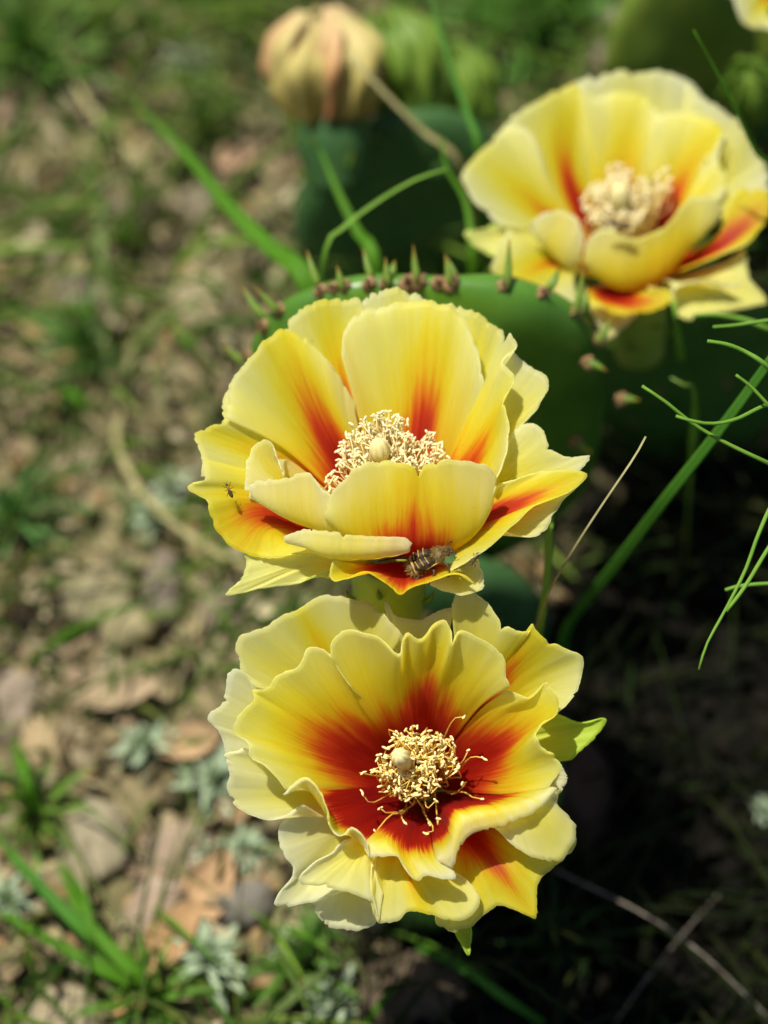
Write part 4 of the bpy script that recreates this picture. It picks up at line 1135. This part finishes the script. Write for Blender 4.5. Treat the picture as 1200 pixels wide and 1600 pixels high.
tag(mb.build('leaf_litter', litter_m), 'brown leaf and bark litter scattered over the soil', kind='stuff')
mb = MB(); r_ = random.Random(6)
for i in range(1700):
    if i < 1300: x = r_.uniform(-.28, .28); y = r_.uniform(.08, .72)
    else: x = r_.uniform(-.9, .9); y = r_.uniform(-.35, 1.3)
    t = tuple(a * b for a, b in zip(r_.choice(TINTS), (.92, .90, .78)))
    if is_painted_shade(x, y): t = tuple(c * .022 for c in t)  # pebbles get the same shade put into their tint
    s = r_.uniform(.0012, .0042) * (1.5 if r_.random() < .1 else 1)
    a = r_.uniform(0, 3.14); sd_ = r_.uniform(0, 50)
    ellipsoid(mb, (x, y, gz(x, y) + s * .3), Vector((math.cos(a), math.sin(a), 0)) * s * 1.3, Vector((-math.sin(a), math.cos(a), 0)) * s, Vector((0, 0, s * .7)), 8, 6, t,
              fn=lambda d: 1 + .6 * noise.noise(d * 1.7 + Vector((sd_, 0, 0))))
tag(mb.build('gravel', stone_m), 'small tan and grey pebbles between the litter', kind='stuff')
mb = MB(); r_ = random.Random(8)
for i in range(12000):
    if i < 10500: x = r_.uniform(-.28, .30); y = r_.uniform(.08, .75)
    else: x = r_.uniform(-1.2, 1.2); y = r_.uniform(-.4, 1.6)
    dens = 0.7 + 1.4 * noise.noise(Vector((x * 11, y * 11, 4)))
    dens *= 0.35 + 0.9 * min(1, max(0, (y - .28) / .3)) + (0.5 if y < .24 else 0)
    if x > 0.0 and y < .42: dens *= 0.6
    if r_.random() > dens: continue
    z = gz(x, y); a = r_.uniform(0, 6.3); l = r_.uniform(.012, .05) * (1.6 if y > .42 else 1); ln = r_.uniform(.3, 1.1)
    p0 = Vector((x, y, z)); d = Vector((math.cos(a) * ln, math.sin(a) * ln, 1)).normalized()
    p1 = p0 + d * l * .5; p2 = p0 + d * l + Vector((math.cos(a), math.sin(a), -.4)) * l * .3
    t = r_.choice([(1, 1.1, .8), (.8, 1.2, .6), (1.4, 1.2, .9), (1.6, 1.6, 1.4), (.7, 1, .6), (1.9, 1.5, 1.1), (1.1, 1.6, .5), (1.8, 1.9, .9), (2.2, 2.1, 1.6)])
    if is_painted_shade(x, y): t = tuple(c * .18 for c in t)  # grass tint dimmed to imitate shade
    w_ = r_.uniform(.0008, .0030)
    blade(mb, [p0, p1, p2], [w_ * .8, w_, w_ * .1], (math.sin(a), -math.cos(a), .6), t, .25, 5)
r_ = random.Random(19)
for i in range(420):        # wispy dry stems lying and leaning at the left
    x = r_.uniform(-.26, .12); y = r_.uniform(.12, .70)
    if is_painted_shade(x, y): continue
    a = r_.uniform(0, 6.3); l = r_.uniform(.03, .10); ln = r_.uniform(1.0, 4.0)
    p0 = Vector((x, y, gz(x, y) + .002)); d = Vector((math.cos(a) * ln, math.sin(a) * ln, 1)).normalized()
    b_ = Vector((-math.sin(a), math.cos(a), 0)) * r_.uniform(-.25, .25)
    p2 = p0 + (d + b_) * l; p2.z = max(gz(p2.x, p2.y) + .002, p2.z - l * .3)
    w_ = r_.uniform(.0007, .0016); q = r_.uniform(1.6, 2.8)
    blade(mb, [p0, p0 + d * l * .5, p2], [w_, w_, w_ * .3], (math.sin(a), -math.cos(a), .6), (q * 1.1, q * .85, q * 1.1), .2, 7)
for i in range(2600):  # extra grass on the shaded side, with shade painted into its dim tint
    x = r_.uniform(-.02, .32); y = r_.uniform(.12, .62)
    if not is_painted_shade(x, y) or noise.noise(Vector((x * 14, y * 14, 8))) < -.12: continue
    z = gz(x, y); a = r_.uniform(0, 6.3); l = r_.uniform(.02, .065); ln = r_.uniform(.3, 1.5)
    p0 = Vector((x, y, z)); d = Vector((math.cos(a) * ln, math.sin(a) * ln, 1)).normalized()
    w_ = r_.uniform(.0006, .0018); q = r_.uniform(.06, .22)
    blade(mb, [p0, p0 + d * l * .5, p0 + d * l + Vector((math.cos(a), math.sin(a), -.4)) * l * .35], [w_ * .8, w_, w_ * .1], (math.sin(a), -math.cos(a), .6),
          r_.choice([(q, q * 1.4, q * .5), (q, q, q * .6), (q * 1.2, q, q * .7)]), .25, 5)
tag(mb.build('grass', cover_m), 'short grass and small green weeds growing through the litter', kind='stuff')


# ------------------------------------------------------------------ insects
chitin_m = plain('beetle_shell', (0.018, 0.011, 0.005), (0.085, 0.05, 0.018), 0.5, 900, 0.5, 0.25)
bronze_m = plain('beetle_bronze', (0.06, 0.038, 0.010), (0.18, 0.12, 0.035), 0.45, 1500, 0.6, 0.4)
tan_m = plain('beetle_hair_tan', (0.26, 0.16, 0.04), (0.48, 0.31, 0.09), 0.8, 1200, 0.4, 0.2)


def beetle():
    D = 0.4940
    o = P(665, 876, D); s = S_ * D * 0.9                 # metres per pixel there
    e1 = (R_ * 0.90 + U_ * 0.40 + T_ * 0.10).normalized()     # towards the head
    up = (T_ * 0.80 + U_ * 0.55 - R_ * 0.15); up = (up - e1 * up.dot(e1)).normalized()
    side = e1.cross(up)                            # towards the viewer's lower side
    # a along the body, b across it, c away from the petal
    def L(a, b, c): return o + (e1 * a * (.84 if abs(b) < 25 else .9) + side * b + up * c) * s
    root = empty('beetle', o)
    tag(root, 'hairy black and tan beetle lying in the red base of the middle flower front petal', 'beetle')
    def el(name, a, b, c, ra, rb, rc, mat, fn=None, seg=24, parent=root):
        m = MB(); ellipsoid(m, L(a, b, c), side * rb * s, up * rc * s, e1 * ra * .84 * s, seg, 14, fn=fn); return m.build(name, mat, parent)
    el('abdomen', -10, 0, -3, 31, 19, 13, chitin_m)
    for sg in (-1, 1):
        w_ = el('wing_case', -6, sg * 9, 3, 27, 11.5, 12, chitin_m)
        for k in range(3):       # pale scale bands across the wing case
            m = MB()
            pts = [L(-20 + k * 11 + j * .6, sg * (2 + j * 2.6), 3 + 13.2 * math.sqrt(max(0, 1 - ((-14 + k * 11) / 30) ** 2)) * math.sqrt(max(.05, 1 - ((sg * (2 + j * 2.6) - sg * 9) / 13) ** 2))) for j in range(7)]
            frame_tube(m, catmull(pts, 12), 1.1 * s, 6); m.build('pale_band', tan_m, w_)
        m = MB(); pts = [L(-26 + j * 8, sg * (19.5 - abs(j - 3) * .9), 4 - j * .2) for j in range(7)]
        frame_tube(m, catmull(pts, 14), 1.3 * s, 6); m.build('pale_edge', tan_m, w_)
    py_ = el('abdomen_tip', -34, 0, -5, 10, 17, 14, bronze_m)
    m = MB()
    pts = [L(-27, 18 * math.cos(t), -4 + 15.5 * math.sin(t)) for t in np.linspace(-.6, 3.6, 14)]
    frame_tube(m, pts, 2.6 * s, 8); m.build('pale_ring', tan_m, py_)
    el('thorax', 29, 0, 0, 15, 16, 12, bronze_m)
    el('head', 48, 0, -1, 9, 9, 8, chitin_m)
    el('mouthparts', 57, 1, -3, 5, 6, 4, chitin_m, seg=12)
    r2 = random.Random(3)
    for sg in (-1, 1):
        el('eye', 49, sg * 7.5, 2, 3.2, 3, 3.2, chitin_m, seg=12)
        m = MB(); pts = [L(53, sg * 6, 2), L(60, sg * 11, 5), L(66, sg * 12, 4)]
        frame_tube(m, catmull(pts, 8), [1 * s, .8 * s, .8 * s, .8 * s, .9 * s, 1.5 * s, 2 * s, 1.4 * s], 6); m.build('antenna', chitin_m, root)
    legs = [([(30, 12, -4), (38, 24, -4), (34, 36, -10), (28, 42, -12)]), ([(8, 16, -6), (6, 28, -8), (-8, 36, -12), (-12, 40, -14)]), ([(-18, 15, -7), (-34, 26, -8), (-50, 24, -12), (-66, 16, -13)]),
            ([(32, -12, -4), (42, -22, -2), (52, -24, -8), (60, -26, -10)]), ([(6, -16, -4), (4, -28, 2), (-8, -30, -4), (-16, -34, -6)]), ([(-22, -16, -2), (-40, -26, -2), (-66, -38, -6), (-88, -44, -8)])]
    for pl in legs:
        m = MB(); pts = [L(*p) for p in pl]
        frame_tube(m, catmull(pts, 12), [v * s for v in (3.0, 3.2, 3.0, 2.6, 2.3, 2.2, 2.0, 1.7, 1.4, 1.2, 1.1, 1.3)], 7)
        for k in range(26):     # bristles
            q = catmull(pts, 12)[r2.randrange(2, 12)]; d = Vector([r2.gauss(0, 1) for _ in range(3)]).normalized()
            frame_tube(m, [Vector(q), Vector(q) + d * 4 * s], [.25 * s, .08 * s], 3)
        m.build('leg', chitin_m, root)
    m = MB()
    for k in range(900):        # short tan hair over the body
        th = r2.uniform(0, 6.28); zz = r2.uniform(-.2, 1)
        seg_ = r2.choice(((-34, 0, -5, 10, 17, 14), (29, 0, 0, 15, 16, 12), (29, 0, 0, 15, 16, 12), (-10, 0, -3, 31, 20, 15), (48, 0, -1, 9, 9, 8)))
        q = math.sqrt(max(0, 1 - zz * zz)); d = (q * math.cos(th), q * math.sin(th), zz)
        p = L(seg_[0] + d[0] * seg_[3], seg_[1] + d[1] * seg_[4], seg_[2] + d[2] * seg_[5])
        nd = (e1 * (d[0] - .7) + side * d[1] + up * d[2]).normalized()
        frame_tube(m, [p, p + nd * r2.uniform(3, 6) * s], [.28 * s, .08 * s], 3, cap=False)
    tag(m.build('hair', tan_m, root), kind='stuff')


beetle()


def tiny_bug(px, py, D, ln, ang, mats, label, name, cat):
    o = P(px, py, D); s = S_ * D
    e1 = (R_ * math.cos(ang) - U_ * math.sin(ang)); up = T_; side = up.cross(e1)
    root = empty(name, o); tag(root, label, cat)
    def part(nm, a, ra, rb, mat):
        m = MB(); ellipsoid(m, o + e1 * a * s, side * rb * s, up * rb * .8 * s, e1 * ra * s, 14, 10); m.build(nm, mat, root)
    part('abdomen', ln * .22, ln * .30, ln * (.13 if ln < 50 else .17), mats[0]); part('thorax', -ln * .12, ln * .16, ln * .09, mats[1]); part('head', -ln * .36, ln * .09, ln * .075, mats[0])
    for sg in (-1, 1):
        for k in range(3):
            a = ln * (-.2 + k * .14); m = MB()
            p = [o + (e1 * a + side * sg * ln * .05) * s, o + (e1 * (a + (k - 1) * 3) + side * sg * ln * .2 + up * 1) * s, o + (e1 * (a + (k - 1) * 6) + side * sg * ln * .3 - up * 3) * s]
            frame_tube(m, p, [.6 * s, .5 * s, .25 * s], 5); m.build('leg', mats[0], root)
        m = MB(); p = [o + (e1 * -ln * .42 + side * sg * 1) * s, o + (e1 * -ln * .62 + side * sg * ln * .12) * s]
        frame_tube(m, p, [.4 * s, .2 * s], 4); m.build('antenna', mats[0], root)


rust_m = plain('rust_shell', (0.25, 0.06, 0.01), (0.4, 0.12, 0.02), 0.4, 900, 0.2)
tiny_bug(358, 766, 0.4965, 25, math.radians(66), (chitin_m, rust_m), 'tiny black and rust insect on the left petal of the middle flower', 'small_insect', 'insect')
tiny_bug(964, 350, 0.5610, 44, math.radians(12), (bronze_m, chitin_m), 'small blurred dark insect on the front petal of the top-right flower', 'small_insect', 'insect')
tiny_bug(742, 874, 0.492, 24, math.radians(-60), (chitin_m, chitin_m), 'tiny dark bug under the right front petal, beside the beetle', 'small_insect', 'insect')
